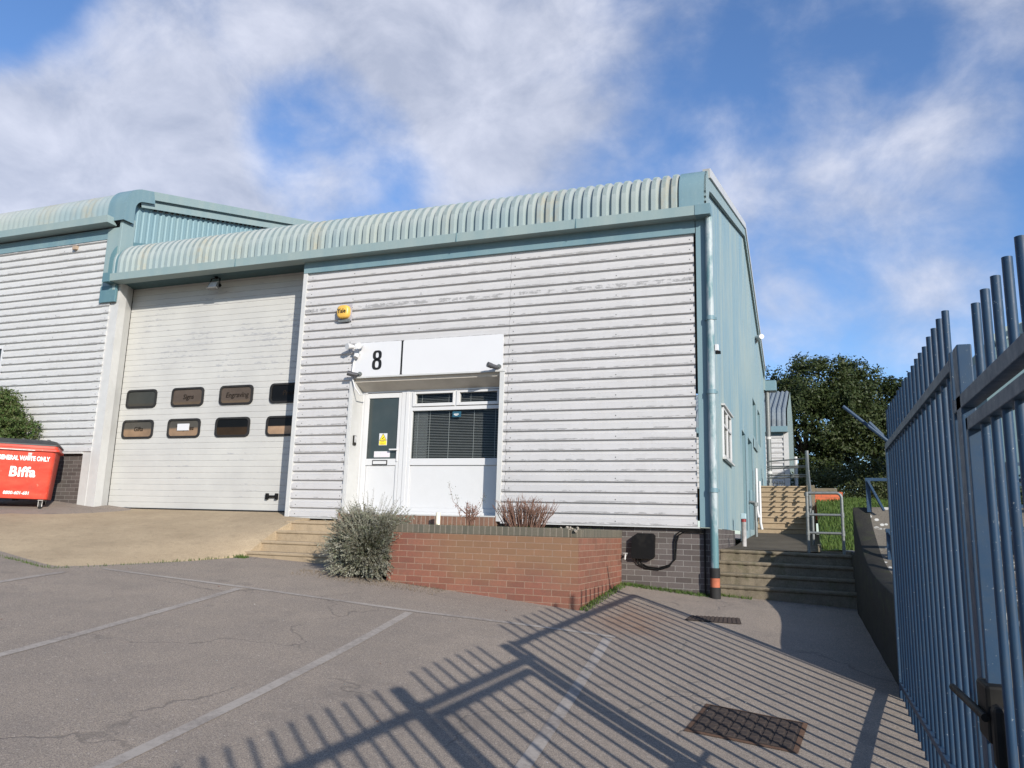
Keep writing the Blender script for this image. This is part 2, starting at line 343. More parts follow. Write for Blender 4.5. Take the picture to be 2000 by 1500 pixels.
def make_pipe(seed):
    m = NT('flaking_teal_pipe_paint', .5, .3); a = m.noise(5, 6, .7, (1, 1, .35), off=(seed, 0, 0)); X = m.xyz()
    t = m.math('ADD', a, m.rng(X[2], -.4, .4, -.2, .0))
    m.col(m.mix(m.rng(t, .36, .52), (.095, .185, .20), (.33, .37, .375))); m.bump(a, .1, .002); return m.mat
M_pipe = make_pipe(1)
M_clay = flat('orange_clay_drain', (.35, .11, .06), .7, .2, var=.2)
def make_grass(name, c1, c2, c3):
    m = NT(name, .7, .2); oi = m.noise(3, 3); o2 = m.noise(30, 2); m.col(m.mix(m.rng(o2, .4, .7, 0, .4), m.mix(m.rng(oi, .35, .65), c1, c2), c3)); return m.mat
M_grass = make_grass('grass_blades', (.035, .075, .012), (.055, .095, .016), (.11, .11, .04))
M_soil = concrete('planter_soil', (.07, .05, .03), (.045, .035, .02), .3)
M_bankgrass = make_grass('turf_ground', (.025, .05, .01), (.035, .065, .012), (.04, .045, .018))
def leafmat(name, c1, c2, c3, tr=.25):
    m = NT(name, .55, .3); a = m.noise(1.2, 3); b = m.noise(14, 2)
    c = m.mix(m.rng(b, .35, .65, 0, .8), m.mix(m.rng(a, .35, .65), c1, c2), c3); m.col(c)
    t = m.n.new('ShaderNodeBsdfTranslucent'); m.l.new(c, t.inputs[0]); ms = m.n.new('ShaderNodeMixShader'); ms.inputs[0].default_value = tr
    o = m.n['Material Output']; m.l.new(m.p.outputs[0], ms.inputs[1]); m.l.new(t.outputs[0], ms.inputs[2]); m.l.new(ms.outputs[0], o.inputs[0]); return m.mat
M_oak = leafmat('oak_leaves', (.022, .046, .010), (.035, .058, .013), (.058, .06, .022))
M_shrub = leafmat('evergreen_leaves', (.045, .10, .022), (.065, .125, .025), (.11, .10, .045))
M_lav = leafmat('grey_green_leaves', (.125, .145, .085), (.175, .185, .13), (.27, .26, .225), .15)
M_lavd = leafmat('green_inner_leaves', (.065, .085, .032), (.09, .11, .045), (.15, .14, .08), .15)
M_redleaf = leafmat('red_brown_leaves', (.20, .055, .035), (.15, .07, .05), (.22, .13, .09), .2)
M_twig = flat('bare_brown_twigs', (.16, .09, .065), .8, .2, var=.3, scale=20)
M_bark = flat('tree_bark', (.07, .055, .04), .9, .1, var=.3)
M_hedge = leafmat('dark_hedge_leaves', (.03, .05, .012), (.045, .065, .015), (.07, .07, .03))  # one dark green shared by both hedges
def glass(name, tint=(.35, .38, .37), rough=.02, refl=(1, 1, 1)):
    m = NT(name); n, l = m.n, m.l; o = n['Material Output']
    tr = n.new('ShaderNodeBsdfTransparent'); tr.inputs[0].default_value = (*tint, 1); gl = n.new('ShaderNodeBsdfGlossy'); gl.inputs[1].default_value = rough; gl.inputs[0].default_value = (*refl, 1)
    fr = n.new('ShaderNodeFresnel'); fr.inputs[0].default_value = 1.28; ms = n.new('ShaderNodeMixShader'); l.new(fr.outputs[0], ms.inputs[0]); l.new(tr.outputs[0], ms.inputs[1]); l.new(gl.outputs[0], ms.inputs[2]); l.new(ms.outputs[0], o.inputs[0]); return m.mat
M_glass = glass('window_glass', (.75, .78, .77))
M_doorglass = flat('dark_door_glass', (.035, .045, .043), .12, .5, var=.1, scale=3)
M_binred = None
def make_bin():
    m = NT('red_bin_paint', .4, .4); a = m.noise(3, 5, .6, (1, 1, 3)); b = m.noise(24, 5, .7, (1, 1, .4))
    c = m.mix(m.rng(a, .35, .7), (.50, .042, .024), (.53, .075, .042)); c = m.mix(m.math('MULTIPLY', m.rng(b, .62, .72), .45), c, (.55, .32, .22)); c = m.mix(m.math('MULTIPLY', m.rng(m.noise(5, 6, .7, (1, 1, .5), off=(3, 3, 3)), .5, .72), .35), c, (.16, .07, .05)); m.col(c); m.bump(a, .1, .004); return m.mat
M_binred = make_bin()
M_lid = flat('dark_grey_bin_lid', (.035, .037, .038), .5, .4)
M_galv = flat('galvanised_steel', (.35, .34, .32), .5, .5, .4, var=.3, scale=20)
M_yellow = flat('yellow_alarm_plastic', (.62, .37, .07), .35, .5, var=.05)
M_signyel = flat('yellow_sign_print', (.80, .62, .03), .4, .4, var=.02)
M_pink = flat('pink_label_print', (.78, .60, .66), .4, .4, var=.03)
M_bluest = flat('blue_sticker_print', (.02, .085, .13), .4, .4)
M_letter = flat('white_vinyl_lettering', (.80, .79, .76), .45, .3, var=.03)
M_ink = flat('black_lettering', (.012, .012, .012), .45, .3, var=.1)
M_faded = flat('faded_window_lettering', (.018, .014, .011), .6, .1)
M_cream = flat('cream_plastic_pipe', (.72, .66, .52), .5, .3)
M_rust = concrete('rusty_iron_cover', (.055, .042, .036), (.045, .038, .034), .4, (.03, .02, .02))
M_rustrim = concrete('rusty_iron_rim', (.12, .07, .045), (.085, .055, .04), .4, (.05, .03, .02))
M_blind = flat('white_blind_slats', (.50, .50, .49), .5, .3, var=.03)
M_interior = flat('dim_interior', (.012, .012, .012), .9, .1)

# ------------------------------------------------------------------ ground height
CTRL = [(-2.54,8.9,-.89),(-1.44,11.1,-.80),(-4.85,8.94,-.70),(.47,11.25,-.88),(-7.7,9.5,-.48),(-6.3,9.25,-.56)]
ZERO = [(-3,5.5),(-1,4),(.6,6),(-6,3.5),(0,0),(-1,7),(-10,4),(-4.5,6.5),(-9,7),(.66,8)]
def plane(x, y):
    x = min(max(x, -14), 6); y = min(max(y, -3), 11.4); t = max(0, 9-y)
    return -.8993 - .0842*(x+2.5) + .1187*(y-9) + .005*t*t + .0019*(x+2.5)*t
_P = np.array([(a, b) for a, b, c in CTRL] + ZERO, float)
_r = np.array([c - plane(a, b) for a, b, c in CTRL] + [0]*len(ZERO))
SG = 1.9
_K = np.exp(-((_P[:, None]-_P[None])**2).sum(-1)/(2*SG*SG)) + np.eye(len(_P))*.02
_W = np.linalg.solve(_K, _r)
def ground(x, y):
    return plane(x, y) + float((np.exp(-((_P-np.array((x, y)))**2).sum(-1)/(2*SG*SG))*_W).sum())
def axis(lo, hi, fine_lo, fine_hi, step):
    a = list(np.arange(fine_lo, fine_hi+1e-6, step)); l, r2 = [], []
    s = step*2; p = fine_lo
    while p > lo: p -= s; s *= 1.6; l.append(max(p, lo))
    s = step*2; p = fine_hi
    while p < hi: p += s; s *= 1.6; r2.append(min(p, hi))
    return sorted(l) + a + r2
mb = MB(); xs = axis(-400, 400, -17, 4, .3); ys = axis(-300, 600, -4, 12.6, .3)
mb.grid([[(x, y, ground(x, y)) for x in xs] for y in ys])
yard = tag(obj('ground', mb, M_asph, smooth=60), kind='structure')

def strip(name, pts, wid, mat_, lift=.004, label=None):
    mb = MB(); P = [Vector((x, y, 0)) for x, y in pts]; rows = []
    for i in range(len(P)-1):
        a, b = P[i], P[i+1]; n = max(2, int((b-a).length/.15)); t = (b-a).normalized(); s = Vector((-t.y, t.x, 0))*wid/2
        for k in range(n+1):
            c = a.lerp(b, k/n); rows.append([(q.x, q.y, ground(q.x, q.y)+lift) for q in (c-s, c, c+s)])
    mb.grid(rows); return tag(obj(name, mb, mat_), kind='structure')
strip('parking_line', [(-8.2, 7.50), (-6.19, 7.66), (-4.06, 7.80), (-1.9, 8.06)], .075, M_paint)
strip('parking_line', [(-6.19, 7.58), (-5.92, 4.54), (-5.75, 2.6)], .095, M_paint)
strip('parking_line', [(-4.06, 7.72), (-3.63, 3.63), (-3.45, 1.8)], .095, M_paint)
strip('parking_line', [(-1.96, 7.98), (-1.68, 4.90), (-1.5, 3.0)], .095, M_paint)
strip('parking_line', [(-8.32, 7.05), (-8.25, 5.0)], .095, M_paint)

# buff concrete ramp up to the loading door
mb = MB()
def gz(x, y, d=-.01): return (x, y, ground(x, y)+d)
cols = [[gz(-7.62,9.38,.02), (-7.64,9.95,-.17), (-7.60,10.45,.042), (-7.75,11.09,.09), (-8.12,11.58,.185)],
        [gz(-7.78,9.0,.012), (-8.0,9.8,-.19), (-8.15,10.5,.01), (-8.4,11.12,.12), (-8.5,11.58,.187)],
        [gz(-8.1,8.25), (-8.5,9.3,-.29), (-8.9,10.2,-.08), (-9.3,11.0,.10), (-9.6,11.58,.188)],
        [gz(-8.59,7.13), (-9.2,8.4,-.38), (-9.8,9.7,-.13), (-10.4,10.8,.07), (-10.9,11.58,.19)],
        [gz(-9.15,7.18), (-10.0,8.4,-.32), (-10.8,9.7,-.09), (-11.4,10.8,.08), (-11.9,11.58,.19)],
        [gz(-9.75,7.27), (-10.8,8.4,-.26), (-11.7,9.6,-.03), (-12.3,10.6,.09), (-12.75,11.58,.19)],
        [gz(-12.8,8.2,.01), (-13.2,8.9,.0), (-13.6,9.6,.07), (-14.0,10.5,.11), (-14.2,11.4,.15)],
        [gz(-16,8.6,.01), (-16.5,9.2,.09), (-17,10.0,.12), (-17,10.6,.14), (-17,11.4,.15)]]
def smooth_cols(cols, nu, nv):
    A = np.array(cols, float)
    def cr(a, n):
        o = []; m = len(a)
        for i in range(m-1):
            p0, p1, p2, p3 = a[max(i-1, 0)], a[i], a[i+1], a[min(i+2, m-1)]
            for k in range(n):
                t = k/n; q = .5*((2*p1)+(-p0+p2)*t+(2*p0-5*p1+4*p2-p3)*t*t+(-p0+3*p1-3*p2+p3)*t**3)
                q = q*.4 + (p1*(1-t)+p2*t)*.6; o.append(q)
        o.append(a[-1]); return np.array(o)
    B = cr(A, nu); return cr(B.transpose(1, 0, 2), nv).transpose(1, 0, 2)
G = smooth_cols(cols, 4, 4)
mb.grid([[tuple(p) for p in c] for c in G])
for c0, c1 in zip(G[:-1], G[1:]):      # thin exposed front edge
    mb.poly([c0[0], c1[0], (c1[0][0], c1[0][1]-.002, c1[0][2]-.1), (c0[0][0], c0[0][1]-.002, c0[0][2]-.1)])
c0 = G[0]; mb.grid([[tuple(p) for p in c0], [(p[0], p[1], p[2]-.5) for p in c0]])
tag(obj('loading_ramp', mb, M_ramp, smooth=50), kind='structure')
RAMP_EDGE = [tuple(c[0]) for c in G]

# ------------------------------------------------------------------ generators for profiled sheet
PIT = .1515
def rib_profile(z0, z1, pitch=PIT, depth=.037):
    pts = []; k = 0
    while z0 + k*pitch < z1+1e-6:
        b = z0+k*pitch
        for t, d in ((0, 0), (.014, depth), (.094, depth), (.110, 0)):
            if b+t <= z1+1e-6: pts.append((b+t, d))
        k += 1
    if pts[-1][0] < z1-1e-6: pts.append((z1, 0 if pts[-1][1] == 0 else depth))
    return pts
def pz(prof, z):
    for (a, da), (b, db) in zip(prof[:-1], prof[1:]):
        if a-1e-9 <= z <= b+1e-9: return da + (db-da)*(z-a)/max(b-a, 1e-9)
    return 0
def rib_front(mb, x0, x1, z0, z1, y, opens=(), prof=None, screws=None):
    prof = prof or rib_profile(z0, z1)
    zs = sorted(set([p[0] for p in prof] + [z for o in opens for z in (o[2], o[3]) if z0 < z < z1]))
    xb = sorted(set([x0, x1] + [x for o in opens for x in (o[0], o[1]) if x0 < x < x1]))
    for xa, xc in zip(xb[:-1], xb[1:]):
        xm = (xa+xc)/2
        for za, zc in zip(zs[:-1], zs[1:]):
            zm = (za+zc)/2
            if any(o[0] < xm < o[1] and o[2] < zm < o[3] for o in opens): continue
            mb.poly([(xa, y-pz(prof, za), za), (xc, y-pz(prof, za), za), (xc, y-pz(prof, zc), zc), (xa, y-pz(prof, zc), zc)])
    # ragged rib ends seen edge-on
    for xe in (x0, x1):
        for (a, da), (b, db) in zip(prof[:-1], prof[1:]):
            if da or db: mb.poly([(xe, y-da, a), (xe, y-db, b), (xe, y, b), (xe, y, a)])
def screws_on(mb, xs_, z0, z1, y, step=1, m=1, skip=None):
    k = 0
    while z0+k*PIT+.06 < z1:
        z = z0+k*PIT+.057
        for x, st in xs_:
            if k % st == 0 and not (skip and skip[0] < x < skip[1] and skip[2] < z < skip[3]):
                r = .0085; mb.poly([(x+r*math.cos(a), y, z+r*math.sin(a)) for a in [i*math.pi/3 for i in range(6)]], m)
        k += 1
def roof_profile(dz=0., y0=11.0, yb=26.2, n=9):
    RC, SL = .44, R(15.2); cy, cz = y0+RC, 4.93+dz
    pts = [(y0, 4.62+dz), (y0, 4.93+dz)]
    for i in range(1, n+1):
        th = R(180) - i/n*(R(90)-SL); pts.append((cy+RC*math.cos(th), cz+RC*math.sin(th)))
    py, pz_ = pts[-1]; ym = (y0+yb)/2; zr = pz_+(ym-py)*math.tan(SL)
    pts.append(((py+ym)/2, (pz_+zr)/2)); pts.append((ym, zr))
    half = pts[:-1]; return pts + [(y0+yb-a, b) for a, b in reversed(half)]
def offset_prof(P, d):
    o = []
    for i, (y, z) in enumerate(P):
        a = P[max(i-1, 0)]; b = P[min(i+1, len(P)-1)]; t = Vector((b[0]-a[0], b[1]-a[1])).normalized(); n = Vector((-t.y, t.x)); o.append((y+n.x*d, z+n.y*d))
    return o
def rib_roof(mb, x0, x1, P, pitch=.15, depth=.032):
    Pl, Ph = P, offset_prof(P, depth); cols = []; x = x0
    while x < x1-1e-6:
        for t, h in ((0, 0), (.018, 1), (.086, 1), (.112, 0)):
            if x+t < x1: cols.append([(x+t, *(Ph if h else Pl)[i]) for i in range(len(P))])
        x += pitch
    cols.append([(x1, *p) for p in Pl]); mb.grid(cols)
    return Ph
def top_at(P, y):
    for (a, za), (b, zb) in zip(P[:-1], P[1:]):
        if a <= y <= b and b > a: return za+(zb-za)*(y-a)/(b-a)
    return P[1][1]
def rib_side(mb, X, ya, yb, zb, P, opens=(), pitch=.152, depth=.03, sgn=1, zcap=-.04):
    ys_ = []; y = ya
    while y < yb:
        for t, d in ((0, 0), (.02, depth), (.10, depth), (.12, 0)):
            if y+t < yb: ys_.append((y+t, d))
        y += pitch
    ys_.append((yb, 0)); allY = dict(ys_)
    for o in opens:
        for v in (o[0], o[1]): allY.setdefault(v, depth)
    K = sorted(allY.items())
    for (y0, d0), (y1, d1) in zip(K[:-1], K[1:]):
        ym = (y0+y1)/2; t0, t1 = top_at(P, y0)+zcap, top_at(P, y1)+zcap
        zb0 = zb(y0) if callable(zb) else zb; zb1 = zb(y1) if callable(zb) else zb
        segs = [(zb0, zb1, t0, t1)]
        for o in opens:
            if o[0] < ym < o[1]:
                ns = []
                for (a, b, c, d) in segs:
                    ns += [(a, b, o[2], o[2]), (o[3], o[3], c, d)]
                segs = [s for s in ns if s[2]-s[0] > .001]
        for a, b, c, d in segs:
            mb.poly([(X+sgn*d0, y0, a), (X+sgn*d1, y1, b), (X+sgn*d1, y1, d), (X+sgn*d0, y0, c)])

# ------------------------------------------------------------------ main unit
Y0 = 11.1
unit = thing('industrial_unit', (-7, 11.1, -.8), 'pale grey ribbed industrial unit with teal curved roof, roller door and numbered entrance', 'building')
OPEN = (-7.08, -4.45, .18, 2.40)
mb = MB(); rib_front(mb, -8.18, -4.325, .098, 4.34, Y0, [OPEN]); screws_on(mb, [(-8.05, 1), (-7.2, 1), (-5.9, 2)], .098, 4.3, Y0-.0385, skip=(-7.1, -4.4, 0, 2.98))
obj('wall_cladding', mb, [M_clad, M_ink], unit)
mb = MB(); rib_front(mb, -4.32, -1.475, .098, 4.34, Y0, [OPEN]); screws_on(mb, [(-4.25, 1), (-2.62, 2), (-1.53, 1)], .098, 4.3, Y0-.0385)
obj('wall_cladding', mb, [M_clad, M_ink], unit)
# left cladding end flashing and bottom drip
mb = MB(); mb.box(-8.245, -8.165, Y0-.045, Y0+.45, .10, 4.52); obj('edge_flashing', mb, M_white, unit, bevel=.004)
for a, b in ((-8.165, -7.155), (-4.37, -1.44)): mb = MB(); mb.box(a, b, Y0-.048, Y0, .085, .105); obj('drip_flashing', mb, M_white, unit)
mb = MB(); mb.box(-8.24, -1.45, Y0-.052, Y0+.0, 4.335, 4.55); obj('eaves_trim', mb, M_teal, unit, bevel=.003)
mb = MB(); mb.box(-1.44, -1.285, Y0-.055, Y0+.12, .10, 4.55); obj('corner_trim', mb, M_teal, unit, bevel=.006)
mb = MB()
mb.box(-12.55, -1.30, Y0+.03, Y0+.25, -1.1, .094)
mb.box(-1.50, -1.302, Y0+.25, 14.65, -1.1, .092)
obj('brick_plinth', mb, M_darkbrick, unit)
mb = MB(); mb.box(-7.2, -4.44, Y0-.055, Y0+.03, -.3, .19); obj('brick_sill', mb, M_brownsold, unit)
# gutter
mb = MB(); GX0, GX1 = -12.62, -1.205
sec = [(Y0-.24, 4.535), (Y0-.255, 4.675), (Y0-.235, 4.68), (Y0-.10, 4.68), (Y0-.06, 4.60), (Y0-.005, 4.53)]
mb.grid([[(x, a, b) for a, b in sec] for x in (GX0, -9.6, -8.3, -5.2, -3.2, -1.42)], close=True)
mb.poly([(GX0, a, b) for a, b in sec])
mb2 = MB(); sec2 = [(Y0-.248, 4.53), (Y0-.263, 4.683), (Y0-.06, 4.69), (Y0+.02, 4.60), (Y0+.02, 4.53)]
mb2.grid([[(x, a, b) for a, b in sec2] for x in (-1.42, GX1)], close=True); mb2.poly([(GX1, a, b) for a, b in reversed(sec2)]); mb2.poly([(-1.42, a, b) for a, b in sec2])
obj('gutter', mb, M_fasc, unit); obj('gutter_end', mb2, M_teal, unit, bevel=.003)
for x in (-9.6, -5.2, -3.2): mb = MB(); mb.box(x-.004, x+.004, Y0-.258, Y0-.24, 4.53, 4.68); obj('gutter_joint', mb, M_dkteal, unit)
mb = MB(); mb.box(GX0-.17, GX0+.005, Y0-.262, Y0-.02, 4.52, 4.70)
obj('gutter_end', mb, M_dkteal, unit)
mb = MB(); mb.box(-12.9, -8.25, Y0-.03, 11.6, 4.56, 4.60); obj('soffit', mb, flat('dark_soffit_sheet', (.055, .10, .11), .6, .2), unit)
# roof
P0 = roof_profile(); mb = MB(); rib_roof(mb, -12.74, -1.66, P0, depth=.045)
roof = obj('roof', mb, M_roof, unit, smooth=38)
# crimped bands on the curved eaves: fine ridges across each rib
mb = MB(); Ph = offset_prof(P0, .047); x = -12.74
while x < -1.78:
    for k in range(3, 9):
        (ya, za), (yb, zb) = Ph[k], Ph[k+1]
        for s in (.15, .5, .85):
            yy, zz = ya+(yb-ya)*s, za+(zb-za)*s; t = Vector((yb-ya, zb-za)).normalized()*.006
            mb.poly([(x+.026, yy-t.x, zz-t.y), (x+.080, yy-t.x, zz-t.y), (x+.080, yy-t.y*.6, zz+t.x*.6), (x+.026, yy-t.y*.6, zz+t.x*.6)])
    x += .15
obj('eaves_crimp', mb, M_fasc, roof)
mb = MB(); Pv = offset_prof(P0, .045)
mb.grid([[(x, *p) for p in Pv] for x in (-1.66, -1.36, -1.27)]); mb.grid([[(-1.66, *p) for p in P0], [(-1.66, *p) for p in Pv]])
obj('verge_sheet', mb, M_teal, unit, smooth=38)
# verge fascia on gable: curved drop, lighter capping strip above
Pin = offset_prof(P0, -.26); Pcap = offset_prof(P0, .075); Pm = offset_prof(P0, -.06)
mb = MB()
mb.grid([[(-1.262, *p) for p in Pv], [(-1.262, *p) for p in Pin]]); mb.grid([[(-1.262, *p) for p in Pin], [(-1.31, *p) for p in Pin]]); mb.grid([[(-1.30, *p) for p in Pv], [(-1.262, *p) for p in Pv]])
obj('verge_fascia', mb, M_fasc, unit, smooth=30)
mb = MB(); k0 = 8
mb.grid([[(-1.235, *p) for p in Pcap[k0:-k0]], [(-1.235, *p) for p in Pm[k0:-k0]], [(-1.262, *p) for p in Pm[k0:-k0]]])
mb.grid([[(-1.34, *p) for p in Pcap[k0:-k0]], [(-1.235, *p) for p in Pcap[k0:-k0]]])
mb.poly([(-1.34, *Pcap[k0]), (-1.235, *Pcap[k0]), (-1.235, *Pm[k0]), (-1.34, *Pm[k0])])
obj('verge_capping', mb, M_white, unit, smooth=30)
mb = MB(); y = 11.5; r0, r1 = [], []
while y < 25.8:
    for a_, h_ in ((0, .03), (.05, .03), (.055, .003), (.147, .003)): r0.append((-1.258, y+a_, top_at(Pin, y+a_)+.004)); r1.append((-1.258, y+a_, top_at(Pin, y+a_)-h_))
    y += .152
mb.grid([r0, r1]); obj('filler_gap', mb, M_dark, unit)
# side wall with recessed openings
OPS = [(12.95, 14.30, 1.24, 2.07), (16.88, 17.75, .12, 2.19), (18.5, 19.75, .15, 2.23), (20.45, 21.6, 2.5, 3.47), (22.4, 23.4, 2.5, 3.47)]
def zbase(y): return .098 if y < 16.1 else (-.1 if y < 20.6 else 1.0)
mb = MB(); rib_side(mb, -1.33, 11.16, 26.1, zbase, P0, OPS, depth=.018); obj('side_wall', mb, M_side, unit)
for a, b, c, d in OPS[1:]:
    mb = MB(); mb.prism([(-1.32, a-.02, c), (-1.32, a, c), (-1.32, a, d-.001), (-1.32, b, d-.001), (-1.32, b, c), (-1.32, b+.02, c), (-1.32, b+.02, d+.02), (-1.32, a-.02, d+.02)], (-.43, 0, 0))
    obj('opening_reveal', mb, M_teal, unit)
for a, b, c, d in OPS[1:3]:
    mb = MB(); mb.box(-1.70, -1.65, a, b, c, d); obj('side_door', mb, M_teal, unit)
for a, b, c, d in OPS[3:]:
    mb = MB(); mb.box(-1.70, -1.66, a, b, c, d); obj('louvre', mb, M_dkteal, unit)
a, b, c, d = OPS[0]
fr = MB()
for (ya, yb_, za, zb_) in ((a, b, c, c+.05), (a, b, d-.05, d), (a, a+.07, c+.05, d-.05), (b-.07, b, c+.05, d-.05), (a+.07, b-.07, 1.75, 1.79), ((a+b)/2-.035, (a+b)/2+.035, c+.05, 1.75), ((a+b)/2-.035, (a+b)/2+.035, 1.79, d-.05)):
    fr.box(-1.36, -1.285, ya, yb_, za, zb_)
sw = obj('side_window', fr, M_upvc, unit, bevel=.004)
g = MB(); g.box(-1.31, -1.305, a+.06, b-.06, c+.06, d-.06); obj('pane', g, M_doorglass, sw)
g = MB(); g.box(-1.31, -1.255, a-.08, b+.10, d+.0, d+.03); obj('head_flashing', g, M_white, sw)
g = MB(); g.box(-1.31, -1.25, a-.05, b+.08, c-.035, c-.005); obj('sill', g, M_white, sw)
# roller door and its jambs
mb = MB(); prof = []
k = 0
while .2+k*.111 < 4.6:
    b = .2+k*.111; seam = (k % 5 == 4)
    prof += [(b, 0), (b+.004, .005 if not seam else .004), (b+(.100 if not seam else .094), .005), (b+.107, 0)]; k += 1
rib_front(mb, -12.70, -8.05, .2, prof[-1][0], 11.54, (), prof)
rdoor = obj('roller_door', mb, M_roller, unit)
mb = MB(); mb.box(-12.73, -12.70, 11.50, 11.56, .19, 4.6); mb.box(-12.70, -8.1, 11.51, 11.555, .17, .205); obj('rubber_seal', mb, M_rubber, rdoor)
mb = MB(); mb.box(-8.99, -8.78, 11.495, 11.515, .43, .47)
for x in (-9.01, -8.81): mb.box(x, x+.05, 11.49, 11.535, .395, .505)
obj('door_handle', mb, M_black, rdoor, bevel=.006)
def rrect(x0, x1, z0, z1, r, y, n=5):
    o = []
    for cx, cz, a0 in ((x1-r, z1-r, 0), (x0+r, z1-r, 90), (x0+r, z0+r, 180), (x1-r, z0+r, 270)):
        for i in range(n+1): a = R(a0+90*i/n); o.append((cx+r*math.cos(a), y, cz+r*math.sin(a)))
    return o
def pane_mat(name, top, bot, split, blur=.03):
    m = NT(name, .25, .12); X = m.xyz(); c = m.mix(m.rng(X[2], split-blur, split+blur, 0, 1, True), bot, top); n = m.noise(3.5, 4); c = m.mix(m.rng(n, .4, .7, 0, .35), c, tuple(x*.5 for x in top)); m.col(c); return m.mat
PM = {'g': pane_mat('grey_tinted_pane', (.045, .047, .042), (.05, .045, .036), 2.2), 'b': pane_mat('brown_tinted_pane', (.085, .066, .052), (.11, .08, .052), 2.2),
      'd': pane_mat('black_tinted_pane', (.006, .006, .006), (.008, .008, .008), 2.2), 't': pane_mat('two_tone_pane', (.07, .065, .055), (.24, .16, .10), 1.70),
      'k': pane_mat('dark_two_tone_pane', (.006, .006, .006), (.035, .022, .012), 1.70, .01), 'o': pane_mat('half_tan_pane', (.01, .01, .01), (.33, .22, .14), 1.70, .008)}
WORDS = {1: ('Signs', .13), 2: ('Engraving', .135), 3: ('Print', .13), 4: ('Gifts', .12), 5: ('Trophies', .12)}
for i, (xa, xb, row, kind) in enumerate([(-12.536, -11.776, 0, 'g'), (-11.402, -10.632, 0, 'b'), (-10.258, -9.498, 0, 'b'), (-9.123, -8.354, 0, 'd'), (-12.556, -11.776, 1, 't'), (-11.421, -10.642, 1, 't'), (-10.287, -9.508, 1, 'k'), (-9.143, -8.374, 1, 'o')]):
    z0, z1 = (2.116, 2.481) if row == 0 else (1.519, 1.884)
    o1 = rrect(xa, xb, z0, z1, .085, 11.512); i1 = rrect(xa+.035, xb-.035, z0+.035, z1-.035, .06, 11.508); o0 = rrect(xa, xb, z0, z1, .085, 11.54); i0 = rrect(xa+.04, xb-.04, z0+.04, z1-.04, .06, 11.53)
    mb = MB(); mb.grid([o0, o1, i1, i0], close=True); wf = obj('door_window', mb, M_rubber, rdoor, smooth=40)
    mb = MB(); mb.poly(rrect(xa+.03, xb-.03, z0+.03, z1-.03, .06, 11.528)); obj('pane', mb, PM[kind], wf)
    if i in WORDS: text_part('lettering', WORDS[i][0], WORDS[i][1], ((xa+xb)/2+.02, 11.524, (z0+z1)/2+.0), FRONT, M_faded, wf, bold=.001, shear=.15)
    if i == 5:
        mb = MB(); mb.box(-11.175, -10.90, 11.51, 11.525, 1.657, 1.785); obj('notice', mb, M_sign, wf)
mb = MB()
for pl in ([(-13.0, Y0-.01), (-12.57, Y0-.01), (-12.59, Y0+.18), (-12.71, Y0+.44)],):
    mb.prism([(x, y, .15) for x, y in pl] + [(-13.0, 11.56, .15)], (0, 0, 4.42))
mb.box(-12.80, -12.78, Y0-.02, Y0-.009, .15, 4.5)
obj('door_jamb', mb, M_white, unit, bevel=.005)
# entrance recess
OX0, OX1, OZ0, OZ1 = OPEN; YF = 11.4
mb = MB(); mb.box(OX0-.02, OX0+.0, Y0-.04, YF+.08, OZ0, OZ1+.01); mb.box(OX1, OX1+.075, Y0-.05, YF+.08, .11, OZ1+.02)
mb.box(OX0-.07, OX0-.02, Y0-.045, Y0+.02, .11, OZ1+.01); mb.box(OX0-.05, OX1+.085, Y0-.06, Y0+.01, OZ1+.0, OZ1+.028)
mb.box(OX0, OX1, Y0-.06, YF+.05, OZ0-.01, OZ0+.012)
obj('entrance_surround', mb, M_white, unit, bevel=.003)
mb = MB(); mb.poly([(OX0, Y0+.0, OZ1), (OX1, Y0+.0, OZ1), (OX1, Y0+.02, OZ1-.055), (OX0, Y0+.02, OZ1-.055)])
mb.poly([(OX0, Y0+.02, OZ1-.055), (OX1, Y0+.02, OZ1-.055), (OX1, YF-.02, OZ1-.175), (OX0, YF-.02, OZ1-.175)])
obj('entrance_soffit', mb, M_beige, unit)
mb = MB()
def fbox(x0, x1, z0, z1, y0=YF-.035, y1=YF+.03): mb.box(x0, x1, y0, y1, z0, z1)
fbox(OX0, -7.035, .19, 2.30, YF-.02); fbox(-7.03, OX1, 2.20, 2.32, YF-.02); fbox(-6.32, -6.24, .19, 2.2); fbox(-6.235, -6.165, .19, 2.2, YF-.045); fbox(-7.03, OX1, .19, .235, YF-.06)
obj('entrance_frame', mb, M_upvc, unit, bevel=.005)
mb = MB(); fbox(-7.03, -6.945, .24, 2.19, YF-.03, YF+.03); fbox(-6.375, -6.325, .24, 2.19, YF-.03); fbox(-6.945, -6.375, 2.11, 2.19, YF-.03); fbox(-6.945, -6.375, .98, 1.09, YF-.03); fbox(-6.945, -6.375, .24, .32, YF-.03); mb.box(-6.94, -6.38, YF-.012, YF+.01, .32, .98)
door = obj('entrance_door', mb, M_upvc, unit, bevel=.005)
mb = MB(); mb.box(-6.95, -6.37, YF-.006, YF+.0, 1.08, 2.12); obj('door_glass', mb, M_doorglass, door)
mb = MB()
for a, b, c, d in ((-6.81, -6.53, .985, 1.0), (-6.81, -6.53, 1.052, 1.067), (-6.81, -6.795, 1.0, 1.052), (-6.545, -6.53, 1.0, 1.052)): mb.box(a, b, YF-.038, YF-.03, c, d)
lb = obj('letterbox', mb, M_black, door); mb = MB(); mb.box(-6.795, -6.545, YF-.042, YF-.03, 1.0, 1.052); obj('letter_flap', mb, M_upvc, lb)
mb = MB(); mb.box(-6.365, -6.335, YF-.045, YF-.03, 1.04, 1.27); mb.box(-6.49, -6.34, YF-.075, YF-.055, 1.225, 1.25); mb.box(-6.36, -6.34, YF-.06, YF-.04, 1.225, 1.25); obj('door_handle', mb, M_upvc, door, bevel=.004)
